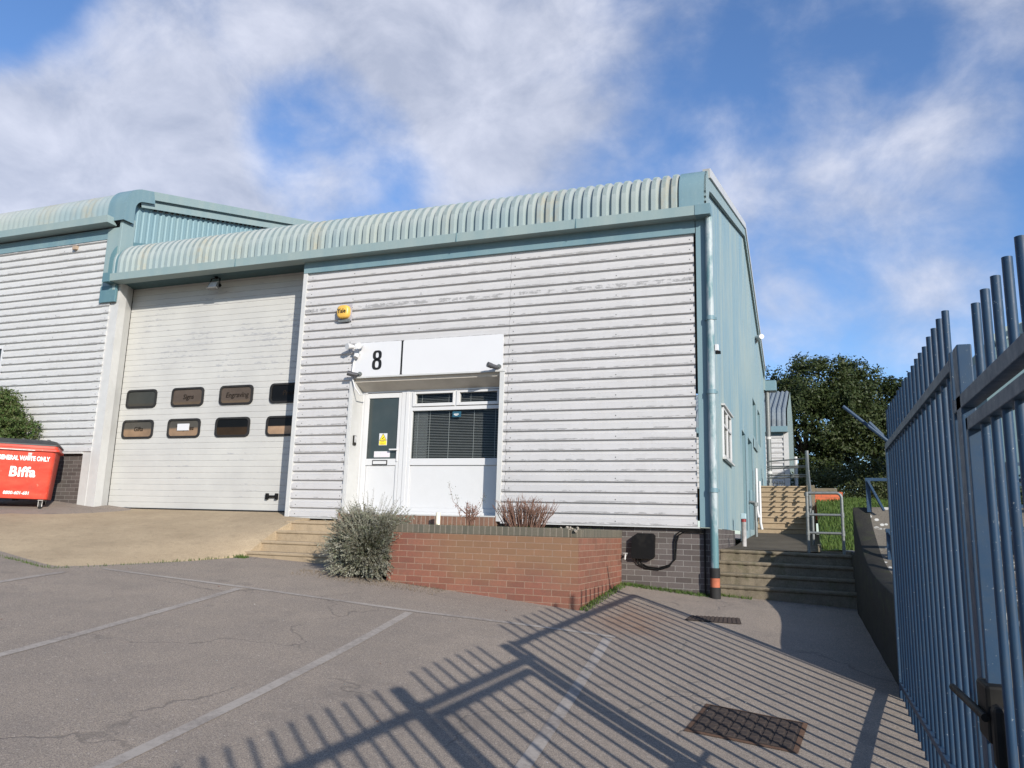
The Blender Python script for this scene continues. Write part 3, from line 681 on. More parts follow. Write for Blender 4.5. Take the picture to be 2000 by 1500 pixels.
mb = MB(); mb.box(-6.72, -6.57, YF-.012, YF-.007, 1.315, 1.515)
ns = obj('camera_notice', mb, M_sign, door)
mb = MB(); mb.poly([(-6.705, YF-.013, 1.40), (-6.585, YF-.013, 1.40), (-6.645, YF-.013, 1.505)]); mb.box(-6.713, -6.577, YF-.0135, YF-.0125, 1.322, 1.392); obj('yellow_print', mb, M_signyel, ns)
mb = MB()
for p, q in (((-6.71, 1.398), (-6.645, 1.51)), ((-6.645, 1.51), (-6.58, 1.398)), ((-6.58, 1.398), (-6.71, 1.398))): mb.tube([(p[0], YF-.0145, p[1]), (q[0], YF-.0145, q[1])], .003, 4)
mb.prism([(-6.668, YF-.016, 1.425), (-6.662, YF-.016, 1.418), (-6.625, YF-.016, 1.44), (-6.630, YF-.016, 1.452)], (0, .002, 0)); mb.box(-6.635, -6.61, YF-.016, YF-.014, 1.408, 1.413)
mb.box(-6.68, -6.62, YF-.0155, YF-.0135, 1.372, 1.377); mb.box(-6.685, -6.61, YF-.0155, YF-.0135, 1.335, 1.341); obj('black_print', mb, M_ink, ns)
mb = MB(); mb.box(-6.80, -6.50, YF-.012, YF-.007, 1.115, 1.215); pk = obj('pink_notice', mb, M_sign, door)
mb = MB()
for k in range(4): mb.box(-6.67, -6.515, YF-.0135, YF-.012, 1.13+k*.02, 1.14+k*.02)
mb.box(-6.785, -6.70, YF-.0135, YF-.012, 1.135, 1.195); obj('pink_print', mb, M_pink, pk)
# window
WX0, WX1 = -6.165, OX1
mb = MB(); fbox(WX0, -6.11, .235, 2.2); fbox(-4.575, WX1, .235, 2.2, YF-.035); fbox(-6.11, -4.575, .98, 1.09); fbox(-6.11, -4.575, 1.875, 1.935); fbox(-5.35, -5.315, 1.935, 2.2); fbox(-6.11, -4.575, .235, .30); mb.box(-6.11, -4.575, YF-.012, YF+.012, .30, .98)
win = obj('front_window', mb, M_upvc, unit, bevel=.005)
for a, b in ((-6.11, -5.35), (-5.315, -4.575)):
    mb = MB(); fbox(a, a+.055, 1.945, 2.19, YF-.05); fbox(b-.03, b, 1.945, 2.19, YF-.05); fbox(a+.055, b-.03, 1.945, 1.995, YF-.05); fbox(a+.055, b-.03, 2.155, 2.19, YF-.05); obj('top_light', mb, M_upvc, win, bevel=.004)
mb = MB(); mb.poly([(-6.11, YF, 1.09), (-4.575, YF, 1.09), (-4.575, YF, 1.875), (-6.11, YF, 1.875)]); mb.poly([(-6.11, YF, 1.99), (-4.575, YF, 1.99), (-4.575, YF, 2.16), (-6.11, YF, 2.16)]); obj('pane', mb, M_glass, win)
mb = MB(); z = 1.10
while z < 2.17:
    if not (1.87 < z < 1.95):
        mb.poly([(-6.10, YF+.045, z-.006), (-4.58, YF+.045, z-.006), (-4.58, YF+.063, z+.003), (-6.10, YF+.063, z+.003)])
    z += .0262
for x in (-6.04, -5.82, -5.47, -5.03, -4.66): mb.box(x, x+.006, YF+.04, YF+.046, 1.09, 1.875)
for x in (-5.98, -5.49, -5.1): mb.box(x, x+.005, YF+.04, YF+.046, 1.99, 2.16)
obj('venetian_blind', mb, M_blind, win)
mb = MB(); z = 1.10
while z < 1.87:
    x = -6.10
    while x < -5.86:
        mb.poly([(x, YF+.03, z), (x+.014, YF+.03, z+.007), (x+.028, YF+.03, z), (x+.028, YF+.031, z+.006), (x+.014, YF+.031, z+.013), (x, YF+.031, z+.006)]); x += .028
    z += .0262
obj('sunlit_slat_hatching', mb, M_blind, win)  # added zigzag strips that draw the sunlit hatching on the blind slats
mb = MB(); mb.box(-5.39, -5.24, YF-.006, YF-.002, 1.76, 1.85); st = obj('sticker', mb, M_bluest, win); mb = MB(); mb.box(-5.365, -5.28, YF-.008, YF-.006, 1.80, 1.812); mb.box(-5.35, -5.30, YF-.008, YF-.006, 1.782, 1.788); obj('sticker_print', mb, M_letter, st)
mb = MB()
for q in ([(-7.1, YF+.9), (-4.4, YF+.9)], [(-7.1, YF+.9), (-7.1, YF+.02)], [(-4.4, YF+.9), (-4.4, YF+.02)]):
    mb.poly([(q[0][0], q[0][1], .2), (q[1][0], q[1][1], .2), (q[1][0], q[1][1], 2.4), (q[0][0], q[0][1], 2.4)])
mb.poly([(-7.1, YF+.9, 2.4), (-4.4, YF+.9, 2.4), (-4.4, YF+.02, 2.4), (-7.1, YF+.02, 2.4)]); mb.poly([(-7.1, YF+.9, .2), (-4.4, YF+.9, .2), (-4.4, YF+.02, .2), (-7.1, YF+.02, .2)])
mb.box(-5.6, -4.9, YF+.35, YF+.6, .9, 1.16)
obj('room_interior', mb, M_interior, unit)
# downpipes
PX, PY = -1.245, Y0-.10
mb = MB(); mb.tube([(PX, PY, 4.53), (PX, PY, -.47)], .052, 18)
dp = obj('downpipe', mb, M_pipe, unit, smooth=50)
for z in (3.02, 1.96, .60):
    mb = MB(); mb.tube([(PX, PY, z-.03), (PX, PY, z+.03)], .061, 18); mb.box(PX-.05, PX-.01, PY+.03, PY+.1, z-.02, z+.02); mb.box(PX-.085, PX+.085, PY+.02, PY+.04, z-.02, z+.015)
    obj('pipe_bracket', mb, M_teal, dp, smooth=40)
mb = MB(); mb.tube([(PX, PY, -.43), (PX, PY, -.56)], .066, 18); obj('pipe_coupling', mb, M_rubber, dp, smooth=40)
mb = MB(); mb.tube([(PX, PY, -.68), (PX, PY, -.83)], .070, 18); obj('pipe_coupling', mb, M_rubber, dp, smooth=40)
mb = MB(); mb.tube([(PX, PY, -.55), (PX, PY, -.69)], .062, 18); obj('clay_socket', mb, M_clay, dp, smooth=40)
mb = MB(); mb.tube([(-1.385, Y0-.0, .08), (-1.385, Y0-.0, -.85)], .012, 8); obj('waste_pipe', mb, M_black, unit)
mb = MB(); mb.tube([(-1.22, 26.2, 4.62), (-1.22, 26.2, 1.3)], .075, 14); dp2 = obj('downpipe', mb, M_steelgrey, unit, smooth=50)
for z in (3.1, 2.0):
    mb = MB(); mb.tube([(-1.22, 26.2, z-.04), (-1.22, 26.2, z+.04)], .085, 14); mb.box(-1.33, -1.22, 26.15, 26.25, z-.02, z+.02); obj('pipe_bracket', mb, M_white, dp2)
mb = MB(); mb.box(-2.2, -.93, 26.05, 26.5, 4.62, 4.95); obj('rear_gutter', mb, M_teal, unit, bevel=.01)
mb = MB(); mb.box(-1.30, -1.27, 20.28, 21.55, 2.17, 2.42); obj('wall_plaque', mb, M_side, unit, bevel=.01)
mb = MB(); mb.box(-1.30, -1.25, 18.4, 19.3, .72, 1.02); obj('wall_vent', mb, M_teal, unit, bevel=.01)

# ------------------------------------------------------------------ neighbouring raised unit on the left
DZ = 1.21
nb = thing('neighbouring_unit', (-16, 11.1, .1), 'taller white ribbed industrial unit with curved teal roof stepping up at the left edge', 'building')
NW = (-19.0, -15.58, 2.62, 3.47)
mb = MB(); rib_front(mb, -30, -12.78, 1.22, 5.50, Y0, [NW]); screws_on(mb, [(-12.85, 1), (-14.2, 3)], 1.22, 5.4, Y0-.0385); obj('wall_cladding', mb, [M_clad2, M_ink], nb)
mb = MB(); mb.box(-30, -12.80, Y0+.03, Y0+.25, -1.1, 1.2); obj('brick_plinth', mb, M_darkbrick, nb)
mb = MB(); mb.box(-30, -13.0, Y0-.05, Y0, 1.19, 1.225); obj('drip_flashing', mb, M_white, nb)
mb = MB(); mb.box(-19, -15.6, Y0-.01, Y0+.06, 2.62, 2.69); mb.box(-19, -15.6, Y0-.01, Y0+.06, 3.40, 3.47); mb.box(-15.66, -15.59, Y0-.01, Y0+.06, 2.69, 3.40); nw = obj('front_window', mb, M_upvc, nb)
mb = MB(); mb.box(-19, -15.6, Y0+.03, Y0+.05, 2.6, 3.5); obj('pane', mb, M_doorglass, nw)
mb = MB(); mb.box(-30, -13.02, Y0-.05, Y0, 5.50, 5.72); obj('eaves_trim', mb, M_teal, nb)
mb = MB(); mb.box(-13.03, -12.66, Y0-.06, Y0+.02, 4.32, 5.72); mb.box(-12.70, -12.63, Y0-.09, Y0+.22, 4.4, 5.95); obj('corner_trim', mb, M_fasc, nb, bevel=.006)
mb = MB(); mb.box(-13.02, -12.60, Y0-.085, Y0-.03, 4.16, 4.50); obj('stop_end', mb, M_dkteal, nb, bevel=.01)
mb = MB(); secn = [(a-.05, b+DZ+.01) for a, b in sec]; mb.grid([[(x, a, b) for a, b in secn] for x in (-30, -20, -12.82)], close=True); mb.poly([(-12.82, a, b) for a, b in reversed(secn)]); obj('gutter', mb, M_fasc, nb)
P1 = roof_profile(DZ); mb = MB(); rib_roof(mb, -30, -12.95, P1, depth=.018); obj('roof', mb, M_roof2, nb, smooth=38)
mb = MB(); Q = offset_prof(P1, .05); Qi = offset_prof(P1, -.20); Qj = offset_prof(P1, -.13)
cut = 11
Q = Q[:cut]+[(Q[cut-1][0]+.3, Q[cut-1][1]+.3*math.tan(R(15.2)))]; Qi = Qi[:cut]+[(Qi[cut-1][0]+.3, Qi[cut-1][1]+.3*math.tan(R(15.2)))]; cut = 12; mb.grid([[(x, *p) for p in Q[:cut]] for x in (-13.0, -12.75, -12.555)]); mb.grid([[(-12.555, *p) for p in Q], [(-12.555, *p) for p in Qi], [(-12.72, *p) for p in Qi]])
obj('verge_corner', mb, M_dkteal if False else M_teal, nb, smooth=38)
mb = MB(); Qc = offset_prof(P1, .055)[10:]; Qd = offset_prof(P1, -.12)[10:]; Qe = offset_prof(P1, -.17)[10:]
mb.grid([[(-12.9, *p) for p in Qc], [(-12.56, *p) for p in Qc], [(-12.56, *p) for p in Qd], [(-12.66, *p) for p in Qd], [(-12.66, *p) for p in Qe], [(-12.62, *p) for p in Qe], [(-12.62, *p) for p in offset_prof(P1, -.30)[10:]], [(-12.72, *p) for p in offset_prof(P1, -.30)[10:]]]); obj('verge_fascia', mb, M_fasc, nb, smooth=30)
mb = MB(); y = 11.75; r0, r1 = [], []; Pg = offset_prof(P1, -.30)
while y < 20:
    for a_, h_ in ((0, .045), (.08, .045), (.085, .0), (.147, .0)): r0.append((-12.655, y+a_, top_at(Pg, y+a_)+.02)); r1.append((-12.655, y+a_, top_at(Pg, y+a_)-h_))
    y += .152
mb.grid([r0, r1]); obj('filler_gap', mb, M_dark, nb)
mb = MB(); rib_side(mb, -12.72, 11.1, 26.0, 4.3, P1, depth=.013); obj('gable_wall', mb, make_teal('neighbour_gable_teal', (.155, .255, .29), (.19, .28, .295), seed=2), nb)  # the gable's own teal, more even than the side wall
Pf = offset_prof(P0, .03)
mb = MB(); mb.grid([[(x, *p) for p in Pf[:14]] for x in (-12.73, -12.52)]); mb.grid([[(-12.69, *p) for p in Pf[:14]], [(-12.69, *p) for p in offset_prof(P0, .14)[:14]]]); obj('abutment_flashing', mb, M_dkteal, nb, smooth=38)

# ------------------------------------------------------------------ fittings on the front
sb = thing('sign_board', (-6.6, Y0-.06, 2.69), 'white square board with a bold black 8 above the entrance door', 'sign')
def board(x0, x1, z0, z1, par):
    mb = MB(); mb.prism([(p[0], Y0-.052, p[2]) for p in rrect(x0, x1, z0, z1, .03, 0)], (0, .014, 0)); obj('board', mb, M_sign, par)
board(-7.10, -6.205, 2.425, 3.0, sb)
ring8 = MB()
def oval_path(cx, cz, rx, rz, n=28, p=2.7):
    o = []
    for i in range(n):
        a = 2*math.pi*i/n; c, s_ = math.cos(a), math.sin(a); o.append((cx+rx*abs(c)**(2/p)*(1 if c > 0 else -1), cz+rz*abs(s_)**(2/p)*(1 if s_ > 0 else -1)))
    return o
for cz, rx, rz in ((2.778, .083, .080), (2.622, .089, .092)):
    A = oval_path(-6.645, cz, rx, rz); B_ = oval_path(-6.645, cz, rx-.054, rz-.035)
    ring8.grid([[(x, Y0-.0535, z) for x, z in A], [(x, Y0-.058, z) for x, z in A], [(x, Y0-.058, z) for x, z in B_], [(x, Y0-.0535, z) for x, z in B_]], close=True)
obj('number', ring8, M_ink, sb)
sb2 = thing('sign_board', (-5.28, Y0-.06, 2.69), 'long blank white sign board above the front window', 'sign')
board(-6.17, -4.405, 2.425, 3.0, sb2)
mb = MB(); mb.box(-6.205, -6.165, Y0-.0505, Y0-.046, 2.425, 3.0)
recentre(tag(obj('sign_gap_strip', mb, M_ink), 'black strip showing between the two white sign boards', 'strip'), (-6.185, Y0-.05, 2.425))

al = thing('alarm_box', (-7.32, Y0-.04, 3.42), 'round yellow alarm sounder on a grey plate, high on the cladding', 'alarm')
mb = MB(); mb.box(-7.44, -7.20, Y0-.05, Y0-.03, 3.41, 3.70); obj('backplate', mb, flat('grey_backplate', (.32, .31, .33), .4, .4), al, bevel=.004)
mb = MB(); mb.box(-7.45, -7.22, Y0-.075, Y0-.05, 3.385, 3.44); obj('strobe', mb, M_steelgrey, al, bevel=.006)
mb = MB(); rows = []
for y, k in ((Y0-.05, .118), (Y0-.10, .118), (Y0-.125, .108), (Y0-.135, .085), (Y0-.138, 0.001)): rows.append([(x, y, z) for x, z in oval_path(-7.34, 3.56, k, k, 32, 2.9)])
mb.grid(rows, close=True); obj('housing', mb, M_yellow, al, smooth=50)
text_part('lettering', 'Yale', .105, (-7.345, Y0-.1395, 3.565), FRONT, M_ink, al, bold=.002, sx=.9)

fl = thing('floodlight', (-10.52, 11.36, 4.55), 'small square floodlight hanging from the gutter soffit above the roller door', 'floodlight')
mb = MB(); rt = Matrix.Rotation(R(-28), 3, 'X')
def rbox(mb, c, s, rot, m=0):
    b = len(mb.v); c = Vector(c)
    for dz in (-1, 1):
        for dx, dy in ((-1, -1), (1, -1), (1, 1), (-1, 1)): mb.v.append(tuple(c + rot @ Vector((dx*s[0]/2, dy*s[1]/2, dz*s[2]/2))))
    for q in ((0,3,2,1),(4,5,6,7),(0,1,5,4),(1,2,6,5),(2,3,7,6),(3,0,4,7)): mb.f.append(tuple(b+i for i in q)); mb.m.append(m)
FC = Vector((-10.42, 11.26, 4.37))
rbox(mb, FC, (.23, .05, .16), rt); rbox(mb, FC+rt@Vector((0, .04, 0)), (.17, .05, .12), rt); obj('housing', mb, flat('grey_floodlight_body', (.16, .16, .155), .4, .4), fl, bevel=.006)
mb = MB(); rbox(mb, FC+rt@Vector((0, -.028, 0)), (.17, .008, .12), rt); obj('lens', mb, flat('floodlight_lens', (.5, .5, .5), .2, .6), fl)
mb = MB(); mb.tube([(FC.x-.12, FC.y+.02, FC.z+.0), (FC.x-.10, FC.y+.04, 4.52), (FC.x, FC.y+.05, 4.54), (FC.x+.10, FC.y+.04, 4.52), (FC.x+.12, FC.y+.02, FC.z)], .011, 6); mb.tube([(FC.x, FC.y+.05, 4.52), (FC.x, FC.y+.05, 4.565)], .03, 10); obj('bracket', mb, M_black, fl)
mb = MB(); rbox(mb, FC+Vector((.12, .03, .0)), (.04, .05, .05), rt); obj('junction_box', mb, M_black, fl, bevel=.004)

sl = thing('security_light', (-7.02, Y0-.04, 2.84), 'white twin spotlight with motion sensor on the left corner of the numbered board', 'security light')
mb = MB(); mb.tube([(-7.02, Y0-.05, 2.83), (-7.02, Y0-.09, 2.83)], .055, 14); mb.tube([(-7.02, Y0-.09, 2.80), (-7.02, Y0-.12, 2.74)], [.045, .042], 14); obj('sensor', mb, M_upvc, sl, smooth=40)
for dx in (-.09, .06):
    mb = MB(); mb.tube([(-7.0+dx, Y0-.10, 2.93), (-7.0+dx*1.5, Y0-.22, 2.915)], [.035, .055], 12); mb.tube([(-7.02, Y0-.07, 2.86), (-7.0+dx, Y0-.11, 2.92)], .012, 6); obj('lamp_head', mb, M_upvc, sl, smooth=40)
mb = MB(); mb.tube([(-7.04, Y0-.06, 2.8), (-7.09, Y0-.065, 2.66), (-7.10, Y0-.065, 2.5), (-7.08, Y0-.07, 2.38), (-7.02, Y0-.08, 2.24), (-6.93, Y0-.06, 2.12), (-6.88, Y0+.1, 2.16)], .011, 6); obj('cable', mb, M_upvc, sl)

def camera_unit(loc, ang, label):
    t = thing('security_camera', loc, label, 'security camera'); rz = Matrix.Rotation(ang, 3, 'Z') @ Matrix.Rotation(R(-8), 3, 'X'); c = Vector(loc)
    mb = MB(); mb.tube([tuple(c+rz@Vector((0, -.16, .0))), tuple(c+rz@Vector((0, -.02, 0)))], [.036, .036], 14); mb.tube([tuple(c+rz@Vector((0, -.19, .005))), tuple(c+rz@Vector((0, -.12, .0)))], .042, 14); obj('body', mb, flat('dark_camera_body', (.05, .05, .055), .35, .5), t, smooth=40)
    mb = MB(); mb.tube([tuple(c+rz@Vector((0, -.192, .005))), tuple(c+rz@Vector((0, -.189, .005)))], .026, 12); obj('lens', mb, M_doorglass, t)
    mb = MB(); mb.tube([tuple(c+rz@Vector((0, -.03, 0))), (c.x, c.y-.02, c.z+.02), (c.x, c.y+.04, c.z+.03)], .013, 8); mb.tube([(c.x, c.y+.02, c.z+.03), (c.x, c.y+.055, c.z+.03)], .035, 12); obj('bracket', mb, M_steelgrey, t)
camera_unit((-6.95, Y0-.10, 2.44), R(-62), 'black bullet camera at the lower left corner of the numbered board')
camera_unit((-4.46, Y0-.10, 2.45), R(-38), 'dark bullet camera at the lower right corner of the long blank board')
t = thing('security_camera', (-1.2, 22.4, 5.4), 'tiny white camera under the far roof slope of the teal side wall', 'security camera')
mb = MB(); mb.tube([(-1.28, 22.35, 5.46), (-1.12, 22.0, 5.42)], .07, 12); obj('body', mb, M_upvc, t); mb = MB(); mb.tube([(-1.3, 22.4, 5.35), (-1.2, 22.25, 5.44)], .03, 8); obj('bracket', mb, M_upvc, t)
t = thing('pipe_lamp', (-1.16, Y0-.1, 2.5), 'small white fitting clipped to the flaking teal downpipe', 'wall light')
mb = MB(); mb.box(-1.19, -1.14, PY-.03, PY+.05, 2.54, 2.63); obj('housing', mb, M_upvc, t, bevel=.006); mb = MB(); mb.box(-1.185, -1.115, PY-.02, PY+.04, 2.50, 2.535); obj('lens', mb, M_black, t)
t = thing('intercom', (-7.06, Y0+.09, 1.36), 'small grey door entry button on the white left reveal of the entrance', 'intercom')
mb = MB(); mb.box(-7.08, -7.055, Y0+.05, Y0+.13, 1.30, 1.46); obj('housing', mb, M_black, t, bevel=.004); mb = MB(); mb.box(-7.056, -7.05, Y0+.062, Y0+.118, 1.345, 1.45); obj('cover', mb, flat('silver_cover', (.45, .45, .45), .3, .5), t)
mb = MB(); mb.box(-13.92, -13.82, Y0-.10, Y0-.03, 5.36, 5.44); recentre(tag(obj('wall_sensor', mb, flat('faded_brown_sensor', (.35, .27, .2), .5, .3), bevel=.006), 'tiny faded box fixed at the top of the left white cladding', 'sensor'), (-13.87, Y0-.03, 5.36))
# meter cabinet + cables
t = thing('meter_box', (-2.24, Y0, -.35), 'black plastic meter box with cables on the dark brick plinth', 'meter box')
mb = MB(); mb.prism([(-2.37, Y0-.06, -.35), (-2.10, Y0-.06, -.35), (-2.07, Y0-.06, -.32), (-2.06, Y0-.06, -.03), (-2.09, Y0-.06, .0), (-2.30, Y0-.06, .0), (-2.38, Y0-.06, -.06), (-2.39, Y0-.06, -.32)], (0, .088, 0)); obj('cabinet', mb, M_black, t, bevel=.012)
for k, off in enumerate((0, .035)):
    mb = MB(); mb.tube([(-2.33+off, Y0-.02, -.34), (-2.30+off, Y0-.0, -.42+off*.3), (-2.20+off, Y0+.01, -.475+off*.5), (-2.02, Y0+.01, -.49+off*.6), (-1.87, Y0+.012, -.44+off*.6), (-1.80+off*.4, Y0+.012, -.34), (-1.80+off, Y0+.01, -.10), (-1.77+off, Y0+.005, .0-off*.3), (-1.69+off, Y0+.0, .055-off*.5), (-1.40, Y0-.0, .055-off*.6)], .0095, 6); obj('cable', mb, M_black, t)
mb = MB(); mb.tube([(-2.26, Y0-.02, -.35), (-2.25, Y0, -.45)], .006, 5); obj('cable', mb, M_black, t)
t = thing('outside_tap', (-2.48, Y0, -.35), 'small metal outside tap between planter and meter box', 'tap')
mb = MB(); mb.tube([(-2.47, Y0+.03, -.31), (-2.47, Y0-.06, -.31), (-2.47, Y0-.08, -.37)], .014, 8); obj('spout', mb, M_galv, t); mb = MB(); mb.tube([(-2.50, Y0-.04, -.285), (-2.44, Y0-.04, -.285)], .01, 6); mb.tube([(-2.47, Y0-.04, -.31), (-2.47, Y0-.04, -.28)], .008, 6); obj('handle', mb, M_galv, t)

# ------------------------------------------------------------------ planter, front steps, landing
PLX0, PLX1, PLY = -5.05, -2.54, 8.94
pl = thing('brick_planter', (-3.8, 9.9, -.8), 'raised red painted brick planter with dark brick coping in front of the window', 'planter')
mb = MB(); CT = .03; CB = -.075
mb.box(PLX0, PLX1, PLY, PLY+.215, -1.15, CB); mb.box(PLX1-.215, PLX1, PLY+.216, Y0+.02, -1.15, CB); mb.box(PLX0, PLX0+.215, PLY+.216, Y0+.02, -1.15, CB)
obj('wall', mb, M_redbrick, pl)
mb = MB(); mb.box(PLX0-.005, PLX1-.13, PLY-.006, PLY+.22, CB, CT); mb.box(PLX1-.22, PLX1+.006, PLY+.222, Y0+.02, CB, CT); mb.box(PLX0-.005, PLX0+.22, PLY+.222, Y0+.02, CB, CT); mb.box(PLX1-.128, PLX1+.006, PLY+.06, PLY+.22, CB, CT-.01)
obj('coping', mb, M_coping, pl, bevel=.008)
mb = MB()
for k in range(26):
    a, rr_ = random.uniform(0, 6.28), random.uniform(0, .13); s_ = random.uniform(.012, .035); c = Vector((PLX1-.16+math.cos(a)*rr_*1.3, PLY+.08+math.sin(a)*rr_*.6, CT-.02+random.uniform(-.02, .03)))
    rbox(mb, c, (s_, s_*.8, s_*.7), Matrix.Rotation(random.uniform(0, 3), 3, Vector((random.random(), random.random(), 1)).normalized()))
obj('broken_mortar', mb, concrete('broken_mortar', (.38, .34, .28), (.25, .22, .18), .3), pl)
mb = MB(); rows = []
for i in range(24):
    y = PLY+.2+i*(Y0-PLY-.2)/23; rows.append([(PLX0+.2+j*(PLX1-PLX0-.4)/26, y, -.03+.035*math.sin(i*1.3+j*.9)*math.cos(j*.7+i*.4)) for j in range(27)])
mb.grid(rows); obj('soil', mb, M_soil, pl, smooth=60)

st = thing('front_steps', (-6.5, 9.9, -.5), 'four buff concrete steps between the loading ramp and the planter', 'steps')
for k, (ya, z) in enumerate(((9.42, -.415), (9.74, -.265), (10.06, -.112), (10.38, .035))):
    mb = MB(); yb = (9.74, 10.06, 10.38, 11.13)[k]; x0_ = -7.70+.0*k; mb.prism([(x0_, ya+.015, -.9), (x0_, ya+.015, z-.05), (x0_, ya, z-.035), (x0_, ya, z-.012), (x0_, ya+.012, z), (x0_, yb+.02, z), (x0_, yb+.02, -.9)], (-5.06-x0_, 0, 0)); obj('step', mb, M_step, st)
mb = MB(); mb.tube([(-5.3, 10.85, .03), (-5.3, 10.85, .22)], .035, 14); recentre(tag(obj('pipe_stub', mb, M_cream, smooth=40), 'short cream plastic pipe stub standing by the brown brick sill', 'pipe'), (-5.3, 10.85, .03))
mb = MB(); mb.box(-8.22, -4.45, Y0+.0, Y0+.028, -.4, .06); tag(obj('landing', mb, M_step), kind='structure')

# ------------------------------------------------------------------ side path: lower steps, landing, upper steps
ls = thing('lower_steps', (-.4, 11.7, -.85), 'four worn mossy concrete steps beside the brick plinth, half in shadow', 'steps')
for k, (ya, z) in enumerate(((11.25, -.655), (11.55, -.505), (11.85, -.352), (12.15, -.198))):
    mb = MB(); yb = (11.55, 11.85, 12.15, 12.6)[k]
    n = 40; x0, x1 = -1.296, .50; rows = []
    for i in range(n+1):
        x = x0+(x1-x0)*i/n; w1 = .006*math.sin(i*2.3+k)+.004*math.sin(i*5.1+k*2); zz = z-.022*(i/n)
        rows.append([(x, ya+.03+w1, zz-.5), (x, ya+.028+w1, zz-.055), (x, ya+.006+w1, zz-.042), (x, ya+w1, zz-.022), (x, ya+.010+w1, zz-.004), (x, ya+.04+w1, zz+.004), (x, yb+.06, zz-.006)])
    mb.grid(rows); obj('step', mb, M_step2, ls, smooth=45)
mb = MB(); mb.grid([[(x, y, z) for x in (-1.29, -.3, .44)] for y, z in ((12.6, -.199), (14.6, -.17), (17, -.06), (20.62, .09))]); tag(obj('path', mb, concrete('damp_path_concrete', (.12, .10, .072), (.075, .062, .047), .4)), kind='structure')
us = thing('upper_steps', (-.6, 21.6, .1), 'long flight of sunlit buff concrete steps behind the handrail', 'steps')
for k in range(9):
    z = .09+(k+1)*.142; ya = 20.6+k*.25; mb = MB(); mb.prism([(-1.29, ya+.03, 0), (-1.29, ya+.03, z-.045), (-1.29, ya, z-.035), (-1.29, ya, z-.008), (-1.29, ya+.008, z), (-1.29, 24 if k == 8 else ya+.3, z), (-1.29, 24 if k == 8 else ya+.3, 0)], (1.17, 0, 0)); obj('step', mb, M_step, us)
mb = MB(); mb.box(-.118, .08, 22.3, 24.0, -.2, 1.375); mb.box(-.118, .06, 20.6, 22.3, -.2, .60); obj('side_wall', mb, M_step2, us, bevel=.01)
mb = MB(); mb.grid([[(x, y, 1.36) for x in (-40, -1.29, .8)] for y in (24.0, 30, 80)]); mb.grid([[(x, y, 1.30) for x in (.8, 8, 40)] for y in (30.0, 40, 80)]); tag(obj('upper_terrace', mb, M_ramp), kind='structure')

# handrails of grey scaffold tube
hr = thing('tube_handrail', (.17, 12.4, -.2), 'short grey tube guard rail with rounded corner at the top of the lower steps', 'handrail')
A, B2 = (-.07, 12.35), (.40, 12.35)
mb = MB(); mb.tube([(A[0], A[1], -.25), (A[0], A[1], .64)], .021, 12); obj('post', mb, M_steelgrey, hr, smooth=60)
mb = MB(); pts = [(A[0], A[1], .645), (.33, 12.35, .65)] + [(.33+.07*math.sin(a), 12.35, .58+.07*math.cos(a)) for a in (R(25), R(50), R(75), R(90))] + [(.40, 12.35, -.25)]; mb.tube(pts, .021, 12); obj('top_rail', mb, M_steelgrey, hr, smooth=60)
for z in (.335, .075):
    mb = MB(); mb.tube([(A[0], A[1], z), (.40, 12.35, z)], .018, 12); r2 = obj('rail', mb, M_steelgrey, hr, smooth=60)
    for x in (A[0], .40): mb = MB(); mb.tube([(x, 12.35, z-.035), (x, 12.35, z+.035)], .028, 12); obj('clamp', mb, M_steelgrey, hr, smooth=60)
mb = MB(); mb.tube([(A[0], A[1], .60), (A[0], A[1], .66)], .028, 12); obj('clamp', mb, M_steelgrey, hr, smooth=60)
mb = MB()
mb.tube([(-.07, 12.5, .60), (-.09, 20.7, 1.0), (-.09, 22.8, 2.05)], .02, 8)
hr2 = thing('tube_handrail', (-.4, 22.7, 1.36), 'tall grey tube post with rails across the top of the upper steps', 'handrail')
mb = MB(); mb.tube([(-.09, 22.8, .6), (-.08, 22.8, 2.34)], .05, 10); obj('post', mb, M_steelgrey, hr2, smooth=60)
for z0_, z1_ in ((2.08, 2.14), (1.94, 1.93), (1.88, 1.90), (1.70, 1.69), (1.62, 1.645)):
    mb = MB(); mb.tube([(-1.15, 23.2, z0_), (-.09, 22.9, z1_)], .021, 8); obj('rail', mb, M_steelgrey, hr2, smooth=60)
for k in range(6): mb = MB(); mb.tube([(-1.1+k*.07, 23.3, 1.36), (-1.1+k*.07, 23.3, 1.55)], .012, 6); obj('baluster', mb, M_steelgrey, hr2)
hr3 = thing('tube_handrail', (-.1, 20.6, .1), 'grey tube handrail post behind the short guard rail, at the foot of the upper steps', 'handrail')
mb = MB(); mb.tube([(.0, 15.6, -.2), (.0, 15.6, .50)], .025, 10); obj('post', mb, M_steelgrey, hr3, smooth=60)
for dz_ in (0, -.32, -.64): mb = MB(); mb.tube([(-.02, 20.3, 1.05+dz_), (-.09, 22.7, 2.3+dz_)], .025, 8); obj('rail', mb, M_steelgrey, hr3, smooth=60)
for y_ in (20.35, 21.5): mb = MB(); mb.tube([(-.05, y_, .1), (-.05, y_, 1.08+(y_-20.3)*.52)], .025, 8); obj('post', mb, M_steelgrey, hr3, smooth=60)
t = thing('bollard', (-1.12, 14.3, -.18), 'short white post with a red band beside the teal side wall', 'bollard')
mb = MB(); mb.tube([(-1.12, 14.3, -.2), (-1.12, 14.3, .24)], .042, 14); obj('post', mb, flat('chipped_white_post', (.30, .29, .28), .6, .3, var=.3, scale=12), t, smooth=50)
mb = MB(); mb.tube([(-1.12, 14.3, .24), (-1.12, 14.3, .29)], .044, 14); obj('band', mb, flat('dark_red_band', (.22, .03, .03), .5, .3), t, smooth=50)
